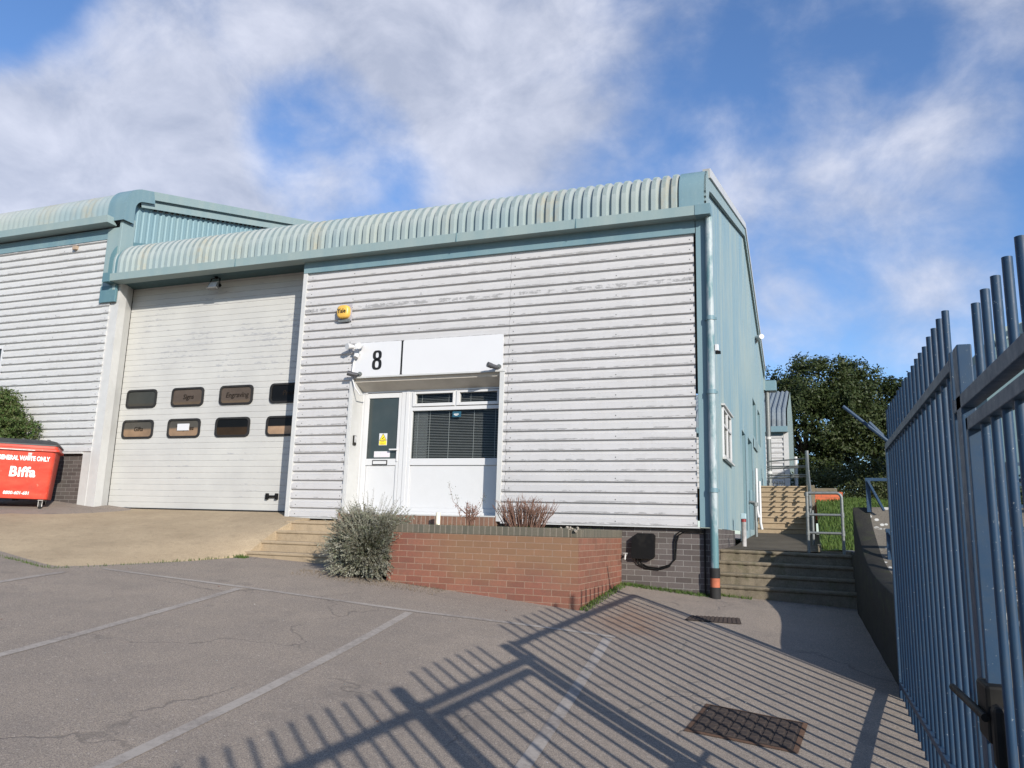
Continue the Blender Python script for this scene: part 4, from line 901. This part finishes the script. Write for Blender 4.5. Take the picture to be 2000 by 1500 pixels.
mb = MB(); mb.box(-1.165, -1.075, 14.255, 14.345, .29, .385); obj('cap', mb, flat('pale_blue_cap', (.32, .42, .45), .5, .3), t, bevel=.01)
t = thing('standpipe', (-1.17, 18.3, 0), 'thin grey standpipe with a bent top against the teal side wall', 'pipe')
mb = MB(); mb.tube([(-1.17, 18.3, -.02), (-1.17, 18.3, .68), (-1.20, 18.3, .74), (-1.30, 18.3, .75)], .034, 10); obj('pipe', mb, M_steelgrey, t, smooth=50); mb = MB(); mb.tube([(-1.17, 18.3, .66), (-1.17, 18.3, .74)], .055, 10); obj('elbow', mb, M_steelgrey, t)
for i, (x, y, za, zb_, lab) in enumerate(((-1.235, 19.9, .50, 1.62, 'tall slim white pipe fixed to the teal side wall left of the upper steps'), (-1.20, 20.45, .22, 1.35, 'shorter white pipe with a kicked foot beside the upper steps'))):
    mb = MB(); mb.tube([(x+.03, y, za-.05), (x, y, za+.12), (x, y, zb_)], .032, 8); recentre(tag(obj('white_pipe', mb, M_upvc, smooth=50), lab, 'pipe'), (x, y, za-.05))

# low orange brick wall and grass bank
t = thing('low_brick_wall', (.5, 24, 1.0), 'low bright orange brick wall with grey coping above the grass bank', 'garden wall')
mb = MB(); mb.box(.09, .80, 23.6, 23.8, .5, 1.27); obj('wall', mb, M_orbrick, t); mb = MB(); mb.box(.07, .66, 23.56, 23.84, 1.272, 1.37); obj('coping', mb, M_step2, t, bevel=.01)
mb = MB(); bankpts = [(12.62, -.19), (14.5, -.10), (17, .22), (19.5, .52), (21.5, .80), (23.6, 1.02), (27, 1.4)]
def bank_z(x, y):
    for (a, za), (b, zb_) in zip(bankpts[:-1], bankpts[1:]):
        if a <= y <= b: return za+(zb_-za)*(y-a)/(b-a)+.03*math.sin(x*3+y)
    return bankpts[0][1]
mb.grid([[(x, y, bank_z(x, y)) for x in np.arange(.10, 3.0, .3)] for y in np.arange(12.65, 25, .4)])
tag(obj('grass_bank', mb, M_bankgrass, smooth=60), kind='structure')
mb = MB(); mb.box(.10, .50, 12.45, 12.66, -.5, -.185); mb.box(.06, .10, 12.62, 23.5, -.3, -.10); tag(obj('kerb', mb, M_step2), kind='structure')

def grass_tufts(name, fn, n, h, mat_, label, wid=.006):
    mb = MB()
    for _ in range(n):
        x, y, z = fn(); a = random.uniform(0, 6.28); hh = h*random.uniform(.4, 1.2); lx, ly = math.cos(a)*hh*.35, math.sin(a)*hh*.35; b = random.uniform(0, 6.28); wx, wy = math.cos(b)*wid, math.sin(b)*wid
        mb.poly([(x-wx, y-wy, z), (x+wx, y+wy, z), (x+wx*.6+lx*.4, y+wy*.6+ly*.4, z+hh*.6), (x+lx, y+ly, z+hh)])
    return tag(obj(name, mb, mat_), label, kind='stuff')
def fb():
    x, y = random.uniform(.12, 2.4), random.uniform(12.7, 24)**1; return x, y, bank_z(x, y)-.005
grass_tufts('grass', fb, 16000, .10, M_grass, 'bright green grass covering the bank beside the steps', .008)

# ------------------------------------------------------------------ retaining wall and lichen-spotted bank, right
XW = .47
prof_w = [(7.7, -.53), (8.05, -.488), (8.83, -.428), (9.25, -.385), (9.58, -.333), (9.9, -.25), (10.19, -.154), (10.5, .01), (10.745, .146), (10.9, .28), (11.03, .40)]
def xw(y): return .47+(11.25-min(y, 11.25))*.0576
def wtop(y):
    for (a, za), (b, zb_) in zip(prof_w[:-1], prof_w[1:]):
        if a <= y <= b: return za+(zb_-za)*(y-a)/(b-a)
    return prof_w[-1][1]
ys_w = [7.72+i*(11.03-7.72)/36 for i in range(37)]
rw = thing('retaining_wall', (XW+.2, 9, -1.1), 'dark stained concrete retaining wall with a curved sloping top', 'retaining wall')
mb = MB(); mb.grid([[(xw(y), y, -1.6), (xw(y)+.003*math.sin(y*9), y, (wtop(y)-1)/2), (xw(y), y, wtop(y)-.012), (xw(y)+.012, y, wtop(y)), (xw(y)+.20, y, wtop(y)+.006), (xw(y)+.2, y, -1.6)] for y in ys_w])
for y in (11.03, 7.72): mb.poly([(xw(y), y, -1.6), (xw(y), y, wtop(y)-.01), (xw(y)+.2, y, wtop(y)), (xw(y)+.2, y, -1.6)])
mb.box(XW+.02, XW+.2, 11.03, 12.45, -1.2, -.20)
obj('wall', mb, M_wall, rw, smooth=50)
mb = MB(); xb_ = [.19, .5, 1.0, 1.8, 3.2]
mb.grid([[(xw(y)+x, y, wtop(min(y, 11.03))+.002+.02*x) for x in xb_] for y in ys_w+[11.6]]); mb.poly([(.66, 11.6, .40), (3.6, 11.6, .46), (3.6, 11.6, -1), (.66, 11.6, -1)]); mb.poly([(.87, 7.72, -.52), (3.87, 7.72, -.46), (3.87, 7.72, -1.6), (.87, 7.72, -1.6)])
tag(obj('concrete_bank', mb, M_bank, smooth=60), kind='structure')

# blue rails standing on the bank
def bluerail(x, y, x2, h, lab, base):
    t = thing('blue_rail', (x, y, base), lab, 'handrail')
    mb = MB(); mb.box(x-.025, x+.03, y-.02, y+.02, base-.02, base+h); obj('post', mb, M_fence, t, bevel=.004)
    mb = MB(); mb.box(x-.03, x2, y-.022, y+.022, base+h, base+h+.04); obj('rail', mb, M_fence, t, bevel=.004)
    mb = MB(); a = Vector((x+.0, y-.03, base+h)); b = Vector((x+.16, y-.12, base+.0)); mb.tube([a, b], .017, 6); obj('brace', mb, M_fence, t)
bluerail(.67, 10.95, 3.4, .37, 'blue steel rail with slanted brace on top of the concrete bank', .36)
bluerail(.80, 10.0, 3.4, .30, 'second blue rail lower down the bank, half hidden by the fence', -.21)
for i, (y, zb_) in enumerate(((8.4, -.42), (7.2, -.7), (10.2, -.1))):
    t = thing('stair_rail', (1.5, y, zb_), 'dark blue stair rail with several bars seen through the fence', 'handrail', 'stair rails behind the fence')
    for k, h in enumerate((.25, .5, .75, 1.0)): mb = MB(); mb.box(2.0, 4.8, y-.02+.15*k, y+.02+.15*k, zb_+h, zb_+h+.035); obj('rail', mb, M_fence, t)
    for x in (2.05, 3.3, 4.6): mb = MB(); mb.box(x, x+.05, y-.02, y+.03, zb_-.3, zb_+1.0); obj('post', mb, M_fence, t)
st3 = thing('side_stairs', (3.6, 8.5, 0), 'pale edged concrete stairs seen through the blue fence', 'steps')
for k in range(7): mb = MB(); mb.box(2.9, 4.6, 7.8+k*.32, 8.13+k*.32, -.8, -.40+k*.12); obj('step', mb, M_step2, st3)

# ------------------------------------------------------------------ blue picket fence and gate
XF = .66
def picket_run(par, ys__, zt, zb_, r=.0175):
    first = None
    for y in ys__:
        if first is None:
            m0 = MB(); m0.tube([(XF, y, zb_), (XF, y, zt)], r, 12); first = obj('picket', m0, M_fence, par, smooth=50); y00 = y
        else:
            c = first.copy(); scene.collection.objects.link(c); c.parent = par; c.location = (0, y-y00, random.uniform(-.008, .008))
fa = thing('picket_fence', (XF, 5.9, -1.5), 'blue tubular picket fence panel at the end of the concrete wall', 'fence')
picket_run(fa, [7.60-i*.194 for i in range(18)], 1.138, -1.48)
for (z0_, z1_) in ((.792, .848), (-1.213, -1.172)): mb = MB(); mb.box(XF-.03, XF+.03, 4.115, 7.67, z0_, z1_); obj('rail', mb, M_fence, fa, bevel=.004)
mb = MB(); mb.box(XF-.03, XF+.03, 7.67, 7.73, -1.7, .848); obj('end_post', mb, M_fence, fa, bevel=.004)
mb = MB(); mb.box(XF-.03, XF+.03, 4.07, 4.113, -1.75, .876); obj('end_post', mb, M_fence, fa, bevel=.004)
gp = thing('gate_post', (XF+.02, 3.9, -1.6), 'square blue steel gate post between fence panel and gate', 'post')
mb = MB(); mb.box(XF-.03, XF+.03, 3.885, 4.0, -1.75, .87); obj('post', mb, M_fence, gp, bevel=.006)
ga = thing('picket_gate', (XF, 3.0, -1.6), 'blue tubular picket gate with black lock and bolt, nearest on the right', 'gate')
gy = [3.57-i*.19 for i in range(7)]
tr = thing('gate_overthrow', (XF, 3.0, .6), 'blue top rail with picket tips fixed above the gate', 'fence')
picket_run(tr, gy, .967, .60); mb = MB(); mb.box(XF-.03, XF+.03, 2.19, 4.07, .582, .645); obj('rail', mb, M_fence, tr, bevel=.004)
picket_run(ga, gy, .477, -1.38)
for (z0_, z1_) in ((.470, .526), (-1.39, -1.335)): mb = MB(); mb.box(XF-.03, XF+.03, 2.27, 3.81, z0_, z1_); obj('rail', mb, M_fence, ga, bevel=.004)
for y in (3.765, 2.225): mb = MB(); mb.box(XF-.03, XF+.03, y, y+.045, -1.39, .526); obj('stile', mb, M_fence, ga, bevel=.004)
mb = MB(); mb.box(XF-.05, XF+.05, 3.70, 3.91, -.77, -.55); lk = obj('lock_box', mb, M_black, ga, bevel=.014)
mb = MB(); mb.box(XF-.045, XF-.0, 3.60, 3.69, -.85, -.61); obj('lock_cover', mb, M_black, lk, bevel=.03)
mb = MB(); mb.tube([(XF-.063, 3.67, -.666), (XF-.077, 4.35, -.666)], .016, 10); obj('bolt', mb, M_black, lk, smooth=50)
fb2 = thing('picket_fence', (XF, 0, -1.7), 'blue picket fence continuing past the gate beside the camera', 'fence')
mb = MB(); mb.box(XF-.03, XF+.04, 2.04, 2.16, -1.8, .87); obj('gate_post', mb, M_fence, fb2, bevel=.006)
picket_run(fb2, [1.865-i*.194 for i in range(22)], .925, -1.6)
for (z0_, z1_) in ((.56, .624), (-1.4, -1.35)): mb = MB(); mb.box(XF-.03, XF+.03, -2.4, 2.02, z0_, z1_); obj('rail', mb, M_fence, fb2, bevel=.004)
t = thing('slanted_arm', (XF, 7.6, .84), 'slanted blue steel arm projecting from the far end of the picket fence', 'arm')
mb = MB(); mb.tube([(.295, 7.6, 1.18), (.66, 7.6, .845)], .016, 8); obj('bar', mb, M_fence, t); mb = MB(); mb.tube([(.50, 7.63, 1.03), (.65, 7.63, .86)], .022, 6); obj('gusset', mb, M_fence, t)

# ------------------------------------------------------------------ covers in the ground
def cover(name, pts, lab, cat, rows_, cols_, rim):
    c = [Vector((x, y, ground(x, y)+.005)) for x, y in pts]; ctr = sum(c, Vector())/4
    t = thing(name, tuple(ctr), lab, cat)
    def L2(u, v, h=0): a = c[0].lerp(c[1], u); b = c[3].lerp(c[2], u); p = a.lerp(b, v); return (p.x, p.y, p.z+h)
    if rim:
        mb = MB(); o = .045
        O = [L2(0,0), L2(1,0), L2(1,1), L2(0,1)]; I = [L2(o,o,.004), L2(1-o,o,.004), L2(1-o,1-o,.004), L2(o,1-o,.004)]; mb.grid([O, I], close=True); obj('rim', mb, M_rustrim, t)
    mb = MB(); mb.poly([L2(.05,.06,.002), L2(.95,.06,.002), L2(.95,.94,.002), L2(.05,.94,.002)]); obj('plate', mb, M_rust, t)
    mb = MB(); g_ = .018
    for i in range(cols_):
        for j in range(rows_):
            u0, v0 = .06+i*.88/cols_+g_*.5, .07+j*.86/rows_+g_*.5; u1, v1 = .06+(i+1)*.88/cols_-g_*.5, .07+(j+1)*.86/rows_-g_*.5
            a = [L2(u0,v0,.003), L2(u1,v0,.003), L2(u1,v1,.003), L2(u0,v1,.003)]; e = .01; b = [L2(u0+e,v0+e,.009), L2(u1-e,v0+e,.009), L2(u1-e,v1-e,.009), L2(u0+e,v1-e,.009)]
            mb.grid([a, b], close=True); mb.poly(b)
    obj('raised_pattern', mb, M_rust, t)
    return t
cover('manhole_cover', [(-.90, 5.88), (-.15, 5.87), (-.09, 6.56), (-.83, 6.58)], 'large rusty rectangular manhole cover in the striped fence shadow', 'manhole cover', 7, 9, True)
cover('drain_cover', [(-1.44, 9.28), (-.76, 9.54), (-.82, 9.90), (-1.40, 9.61)], 'small dark drain cover near the foot of the lower steps', 'drain cover', 10, 12, False)

# ------------------------------------------------------------------ red waste container
bn = thing('waste_container', (-13.11, 9.87, .10), 'red four-wheeled general waste container with dark grey lid at the left edge', 'waste container', rz=R(46))
mb = MB()   # local: x along the front, y depth, z up, origin at ground centre of front face
BW, BB = .62, .525
def ring(hw, y0, y1, z, r=.06):
    z = .19+(z-.19)*1.11
    return [(p[0], p[2], z) for p in rrect(-hw, hw, y0, y1, r, 0, 3)]
mb.grid([ring(BB, .06, .80, .19), ring(BB+.005, .05, .81, .22), ring(BW-.045, -.0, .90, .93), ring(BW-.035, -.01, .91, .97)], close=True); mb.poly(ring(BB, .06, .80, .19))
obj('body', mb, M_binred, bn, smooth=35, local=True)
mb = MB(); mb.grid([ring(BW-.03, -.02, .92, .945), ring(BW+.01, -.045, .94, .955), ring(BW+.01, -.045, .94, .985), ring(BW-.02, -.03, .92, 1.0), ring(BW-.02, -.03, .92, 1.045)], close=True); obj('rim', mb, M_binred, bn, smooth=35, local=True)
mb = MB(); mb.box(-.58, .25, -.050, -.045, 1.035, 1.05); obj('worn_strip', mb, M_galv, bn, local=True)
mb = MB(); mb.grid([ring(BW-.0, -.04, .92, 1.04), ring(BW-.0, -.04, .92, 1.06), ring(BW-.06, .02, .90, 1.12, .08), ring(BW-.16, .25, .86, 1.15, .08)], close=True); mb.poly(ring(BW-.16, .25, .86, 1.15, .08)); 
lid = obj('lid', mb, M_lid, bn, smooth=30, local=True)
mb = MB()
for k in range(3): mb.box(-.42+k*.4, -.37+k*.4, .30, .8, 1.25, 1.275)
obj('lid_rib', mb, M_lid, lid, bevel=.01, local=True)
lean = Matrix.Rotation(R(3.6), 4, 'X')
TR = Matrix.Rotation(R(86.4+0), 4, 'X')
def btext(s_, size, x, z, bold, width, shear=0, space=1.):
    yy = .05 - (z-.22)/.79*.05 - .004
    o = text_part('lettering', s_, size, (0, 0, 0), Matrix.Identity(4), M_letter, bn, bold=bold, shear=shear, local=True, space=space)
    xs_ = [v.co.x for v in o.data.vertices]; k = width/(max(xs_)-min(xs_))
    o.data.transform(Matrix.Translation((x, yy, z)) @ Matrix.Rotation(R(93.6), 4, 'X') @ Matrix.Diagonal((k, 1, 1, 1)))
btext('GENERAL WASTE ONLY', .11, .09, .895, .004, .80); btext('Biffa', .24, .09, .65, .008, .40, .06, 1.08); btext('0800-601-601', .08, .04, .285, .0015, .39, .15)
mb = MB(); mb.prism([(.14, -.006, .86), (.19, -.006, .86), (.21, -.010, 1.0), (.15, -.010, 1.0)], (0, .003, 0)); obj('scrape', mb, M_galv, bn, local=True)
for x, y in ((.42, .14), (-.42, .14), (.42, .70), (-.42, .70)):
    mb = MB(); mb.tube([(x-.022, y+.03, .08), (x+.022, y+.03, .08)], .08, 18); wh = obj('wheel', mb, M_rubber, bn, smooth=50, local=True)
    mb = MB(); mb.box(x-.04, x+.04, y-.04, y+.05, .165, .19); mb.box(x-.034, x-.026, y-.02, y+.05, .06, .17); mb.box(x+.026, x+.034, y-.02, y+.05, .06, .17); obj('fork', mb, M_galv, wh, local=True)
    mb = MB(); mb.tube([(x-.03, y+.03, .08), (x+.03, y+.03, .08)], .035, 12); obj('hub', mb, M_galv, wh, local=True)

# ------------------------------------------------------------------ buildings beyond
fu = thing('rear_unit', (-1.5, 33, 1.36), 'distant pale ribbed unit with blue-grey roof beyond the side wall', 'building')
mb = MB(); rib_front(mb, -8, -.98, 1.5, 4.05, 33.0, (), rib_profile(1.5, 4.05, .2, .04)); obj('wall_cladding', mb, M_clad2, fu)
mb = MB(); mb.box(-8, -.80, 32.72, 33.0, 4.12, 4.35); obj('gutter', mb, M_teal, fu, bevel=.01); mb = MB(); mb.box(-.97, -.78, 32.95, 33.1, 1.36, 4.12); obj('corner_trim', mb, M_white, fu); mb = MB(); mb.box(-8, -.97, 32.95, 33.0, 4.0, 4.12); obj('eaves_trim', mb, M_teal, fu)
P2 = [(32.95, 4.33), (32.98, 4.60), (33.15, 4.95), (33.5, 5.15), (40, 7.0), (48, 5)]; mb = MB(); rib_roof(mb, -8, -.85, P2, .2, .05); obj('roof', mb, flat('blue_grey_roof', (.17, .20, .22), .75, .1), fu)
mb = MB(); mb.grid([[(-.80, *p) for p in P2], [(-.80, 33.0, 1.36)]+[(-.80, p[0], 1.36) for p in P2[1:]]]); obj('side_wall', mb, M_fasc, fu)
mb = MB(); mb.tube([(-.55, 33.5, 1.3), (-.55, 33.5, 3.2)], .07, 8); obj('downpipe', mb, M_white, fu)
rb = thing('right_hand_unit', (11, 26, 0), 'blue grey clad unit glimpsed through the fence at the right edge', 'building')
mb = MB(); mb.prism([(4.9, 26, -1), (4.9, 26, 4.6), (5.25, 26, 5.95), (5.5, 26, 6.15), (13, 26, 8.0), (20.6, 26, 6.1), (20.6, 26, -1)], (0, 12, 0)); obj('wall', mb, make_teal('grey_blue_clad', (.07, .13, .16), (.11, .17, .18), seed=6), rb)
mb = MB(); mb.prism([(5.15, 25.9, 6.02), (5.45, 25.9, 6.25), (13.0, 25.9, 8.1), (13.0, 25.9, 7.8), (5.6, 25.9, 5.95), (5.25, 25.9, 5.7)], (0, 12.2, 0)); obj('roof_edge', mb, M_fasc, rb)
for x in (6.2, 8.2, 10.2): mb = MB(); mb.box(x, x+.9, 25.95, 26.02, 1.6, 2.9); wf = obj('window', mb, M_upvc, rb); mb = MB(); mb.box(x+.07, x+.83, 25.93, 25.96, 1.67, 2.83); obj('pane', mb, M_doorglass, wf)
mb = MB(); mb.box(6.4, 11.5, 25.0, 26.0, 6.5, 6.62); obj('canopy', mb, M_rust, rb)

# ------------------------------------------------------------------ plants
def leaf(mb, c, n, s, asp=1.6, m=0):
    n = n.normalized(); a = n.cross(Vector((random.uniform(-1, 1), random.uniform(-1, 1), random.uniform(-1, 1)))).normalized(); b = n.cross(a)
    mb.poly([c-a*s*asp, c-b*s*.5, c+a*s*asp, c+b*s*.5], m)
def blob_crown(blobs, n, s, inner=.55, squash=1.0, sub=False):
    mb = MB(); tot = sum(r**2 for _, r in blobs)
    for c, r in blobs:
        k = int(n*r*r/tot); c = Vector(c)
        # leafy sprays: small clusters so that light and gaps break the surface
        subs = [Vector((random.gauss(0, 1), random.gauss(0, 1), random.gauss(0, 1))).normalized() for _ in range(16)]
        subs = [(c+q*r*random.uniform(.62, .98), r*random.uniform(.22, .42)) for q in subs]
        for _ in range(k//9 if sub else 0):
            sc_, sr = random.choice(subs); d = Vector((random.gauss(0, 1), random.gauss(0, 1), random.gauss(0, .8))).normalized(); p = sc_+d*sr*random.uniform(.75, 1.1); sp = s*1.8
            for _ in range(9):
                q = p+Vector((random.gauss(0, sp), random.gauss(0, sp), random.gauss(0, sp*.6)))
                leaf(mb, q, d*.8+Vector((random.gauss(0, .5), random.gauss(0, .5), random.gauss(0, .5)+.3)), s*random.uniform(.5, 1.5), 1.0)
        for _ in range(0 if sub else k//9):
            d = Vector((random.gauss(0, 1), random.gauss(0, 1), random.gauss(0, 1))).normalized(); rad = r*(inner+(1-inner)*random.random()**.5)*random.uniform(.88, 1.10)
            p = c+Vector((d.x*rad, d.y*rad, d.z*rad*squash)); sp = s*2.4
            for _ in range(9):
                q = p+Vector((random.gauss(0, sp), random.gauss(0, sp), random.gauss(0, sp*.7)))
                leaf(mb, q, d*.6+Vector((random.gauss(0, .6), random.gauss(0, .6), random.gauss(0, .6)+.3)), s*random.uniform(.6, 1.2), 1.0)
    return mb
def limb(mb, p, q, r0, r1, wob=.1, n=6):
    p, q = Vector(p), Vector(q); L_ = (q-p).length; pts = []
    for i in range(n+1):
        t = i/n; o = Vector((math.sin(i*1.7+p.x), math.cos(i*2.1+q.y), 0))*wob*L_*.12*math.sin(math.pi*t); pts.append(p.lerp(q, t)+o)
    mb.tube(pts, [r0+(r1-r0)*i/n for i in range(n+1)], 8)
def tree(x, y, zb_, blobs, n, s, lab, trunk_r=.3):
    t = thing('oak_tree', (x, y, zb_), lab, 'tree', 'trees beyond the upper steps'); mb = MB(); top = Vector((x, y, zb_+3)); limb(mb, (x, y, zb_), top, trunk_r, trunk_r*.7)
    for c, r in blobs: limb(mb, top, Vector(c), trunk_r*.5, .05, .5)
    obj('trunk', mb, M_bark, t, smooth=60); obj('crown', blob_crown(blobs, n, s, sub=True), M_oak, t)
random.seed(11)
tree(-.4, 46, 1.4, [((-.9, 46, 7.7), 2.0), ((.3, 45.5, 8.1), 1.7), ((1.3, 46, 7.8), 1.6), ((-1.9, 47, 7.2), 1.9), ((.2, 45, 6.4), 2.2), ((1.6, 46, 6.6), 2.0), ((-.2, 46, 4.4), 1.8), ((1.5, 45.5, 4.2), 1.6)], 52000, .085, 'broad dark green oak standing nearest the teal side wall')
tree(3.4, 48, 1.4, [((2.6, 48, 8.0), 1.9), ((3.9, 48, 7.4), 1.9), ((5.0, 47.5, 7.4), 1.6), ((2.9, 47, 5.6), 2.0), ((4.6, 47, 5.2), 2.0), ((3.2, 47, 3.9), 1.5), ((5.8, 48, 5.6), 2.0)], 46000, .085, 'lower spreading oak to the right, partly behind the picket tips')
tree(7.8, 50, 1.4, [((7.0, 50, 6.6), 2.0), ((8.4, 50, 6.0), 2.0), ((7.4, 49, 4.4), 1.9), ((9.6, 50, 5.0), 1.9)], 20000, .10, 'rightmost oak hidden behind the blue fence pickets')
t = thing('hedge', (3, 36, 1.36), 'dark hedge along the foot of the oak trees', 'hedge')
obj('foliage', blob_crown([((x, 36+random.uniform(-.3, .3), 2.2+random.uniform(-.3, .3)), 1.15) for x in np.arange(.0, 11, .8)], 30000, .07, .3), M_hedge, t)
t = thing('hedge', (3, 26, .7), 'low tangled green bushes behind the blue rail on the bank', 'hedge')
obj('foliage', blob_crown([((x, 25.5+random.uniform(-.3, .3), 1.2+random.uniform(-.1, .2)), .62) for x in np.arange(1.3, 7, .45)], 16000, .045, .3), M_hedge, t)

# evergreen shrub behind the container
t = thing('evergreen_shrub', (-14.2, 10.75, .15), 'bushy dark green evergreen behind the red container', 'shrub')
mb = MB(); limb(mb, (-14.2, 10.75, .1), (-14.2, 10.75, 1.4), .06, .03); obj('trunk', mb, M_bark, t)
obj('crown', blob_crown([((-14.75, 10.6, 1.85), .50), ((-14.40, 10.7, 1.75), .40), ((-15.1, 10.6, 1.95), .5), ((-14.65, 10.6, 1.45), .42), ((-15.6, 10.6, 1.8), .55), ((-14.22, 10.7, 1.5), .24), ((-15.2, 10.5, 1.4), .5), ((-14.9, 10.6, 2.1), .35)], 44000, .020, .4, sub=True), M_shrub, t)

# grey-green sprawling shrub at the planter corner
random.seed(5)
t = thing('lavender_bush', (-5.35, 8.85, -.68), 'sprawling grey green lavender bush at the left corner of the planter', 'shrub')
mb = MB(); st_ = MB(); C0 = Vector((-5.37, 8.98, -.28))
def ell(): 
    d = Vector((random.gauss(0, 1), random.gauss(0, 1), random.gauss(.35, .9))).normalized(); return d
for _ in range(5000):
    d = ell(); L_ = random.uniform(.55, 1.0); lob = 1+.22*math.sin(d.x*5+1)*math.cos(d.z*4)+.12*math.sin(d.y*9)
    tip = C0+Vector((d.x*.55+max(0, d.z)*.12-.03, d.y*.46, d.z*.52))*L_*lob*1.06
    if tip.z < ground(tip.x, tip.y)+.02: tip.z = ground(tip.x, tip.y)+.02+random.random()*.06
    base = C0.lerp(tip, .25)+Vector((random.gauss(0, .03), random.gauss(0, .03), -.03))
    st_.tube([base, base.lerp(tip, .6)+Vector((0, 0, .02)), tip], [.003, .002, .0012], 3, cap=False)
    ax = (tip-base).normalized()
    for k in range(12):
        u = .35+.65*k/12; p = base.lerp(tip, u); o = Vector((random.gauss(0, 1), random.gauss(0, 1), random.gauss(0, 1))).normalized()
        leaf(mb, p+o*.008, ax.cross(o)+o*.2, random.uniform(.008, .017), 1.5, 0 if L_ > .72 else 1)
for _ in range(100):     # long flowering spikes poking out of the outline
    d = ell(); d.z = abs(d.z)+.25; d.normalize(); p0 = C0+Vector((d.x*.48, d.y*.4, d.z*.50)); p1 = p0+d*random.uniform(.08, .24)+Vector((0, 0, .04)); st_.tube([p0, p1], [.0022, .001], 3, cap=False)
    for k in range(7): leaf(mb, p0.lerp(p1, .4+.6*k/7)+Vector((random.gauss(0, .006),)*3), Vector((random.gauss(0, 1), random.gauss(0, 1), random.gauss(0, 1))), .007, 1.4, 0)
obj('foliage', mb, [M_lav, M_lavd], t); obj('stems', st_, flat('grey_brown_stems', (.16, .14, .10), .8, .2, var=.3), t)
# twiggy shrubs in the planter
def twiggy(loc, w, h, n, lab, leaves, spread):
    t = thing('bare_shrub', loc, lab, 'shrub'); s_ = MB(); lf = MB(); c = Vector(loc)
    for i in range(n):
        a = random.uniform(0, 6.28); rr2 = random.random()**.5; bx, by = math.cos(a)*rr2*w*spread[0], math.sin(a)*rr2*.12
        ln = Vector((math.cos(a)*rr2*w*.5*random.uniform(.7, 1.15), math.sin(a)*rr2*.22, h*random.uniform(.65, 1.0)*(1-.15*rr2)))
        p0 = c+Vector((bx, by, -.04)); p2 = c+ln; p1 = p0.lerp(p2, .5)+Vector((random.gauss(0, .012), random.gauss(0, .012), .01)); s_.tube([p0, p1, p2], [random.uniform(.004, .009), .005, .0022], 5, cap=False)
        for _ in range(4):
            q0 = p0.lerp(p2, random.uniform(.4, .95)); dv = Vector((random.gauss(0, .04), random.gauss(0, .03), random.uniform(.02, .10))); s_.tube([q0, q0+dv], [.0028, .0014], 4, cap=False)
            if leaves:
                for _ in range(leaves): leaf(lf, q0+dv*random.uniform(.2, 1.2)+Vector((random.gauss(0, .01),)*3), Vector((random.gauss(0, 1), random.gauss(0, 1), random.gauss(0, 1))), random.uniform(.006, .013), 1.1)
    obj('branches', s_, M_twig, t)
    if leaves: obj('leaves', lf, M_redleaf, t)
    return t
twiggy((-3.60, 10.0, .0), .95, .46, 130, 'thick clump of cut back bare brown stems in the planter', 0, (.25,))
t = twiggy((-4.50, 10.2, .0), .42, .42, 16, 'small shrub with red brown leaves in the planter before the white panel', 7, (.10,))
s_ = MB(); lf = MB()
for (dx, dz) in ((-.34, .62), (-.22, .45), (.22, .50)):
    p0 = Vector((-4.5, 10.2, .16)); p2 = p0+Vector((dx, 0, dz-.16)); pm = p0.lerp(p2, .5)+Vector((dx*.25, 0, -.03)); s_.tube([p0, pm, p2], [.005, .003, .0015], 5)
    for _ in range(26): leaf(lf, pm.lerp(p2, random.uniform(.2, 1.05))+Vector((random.gauss(0, .022), random.gauss(0, .02), random.gauss(0, .022))), Vector((random.gauss(0, 1), random.gauss(0, 1), random.gauss(0, 1))), .009, 1.2)
obj('long_shoots', s_, M_twig, t); obj('leaves', lf, M_lavd, t)
# weeds along edges
def f1():
    u = random.random()
    if u < .36: x = random.uniform(-2.5, -1.3); y = 11.11-random.random()**2*.14
    elif u < .60: y = random.uniform(8.95, 11.1); x = -2.53+random.random()**2*.10
    elif u < .68: x = random.uniform(-1.3, -.8); y = 11.24-random.random()**2*.08
    elif u < .86: x = random.uniform(-8.0, -7.5); y = 9.34-random.random()*.12
    else:
        a = random.choice(RAMP_EDGE); x, y = a[0]+random.uniform(-.35, .35), a[1]-.0; i = 0
        k = random.randrange(len(RAMP_EDGE)-1); q0, q1 = Vector(RAMP_EDGE[k]), Vector(RAMP_EDGE[k+1]); q = q0.lerp(q1, random.random()); x, y = q.x, q.y-random.random()*.05
    return x, y, ground(x, y)-.003
grass_tufts('weeds', f1, 3200, .045, M_grass, 'short green weeds along the foot of the walls and ramp', .004)
def f2():
    x, y = random.uniform(-6.3, -4.2), 8.93-random.random()**2*.35; return x, y, ground(x, y)-.002
grass_tufts('dead_grass', f2, 900, .025, flat('dry_litter', (.14, .11, .075), .8, .1, var=.3), 'dry brown litter under the grey green bush', .004)
def f3():
    x, y = random.uniform(-4.8, -2.75), random.uniform(9.2, 11.0); return x, y, -.03
grass_tufts('planter_weeds', f3, 1500, .07, M_grass, 'thin grass growing in the planter soil', .004)
for i in range(30):
    x, y = random.uniform(-8, .3), random.uniform(3.2, 8.8); mb = MB(); rbox(mb, (x, y, ground(x, y)+.006), (random.uniform(.006, .016), random.uniform(.005, .012), .006), Matrix.Rotation(random.uniform(0, 3), 3, 'Z'))
    recentre(tag(obj('pebble', mb, M_galv if i % 3 == 0 else (M_steelgrey if i % 3 == 1 else M_twig)), 'small scrap of grit or litter lying on the asphalt', 'litter', 'scraps on the asphalt'), (x, y, ground(x, y)))
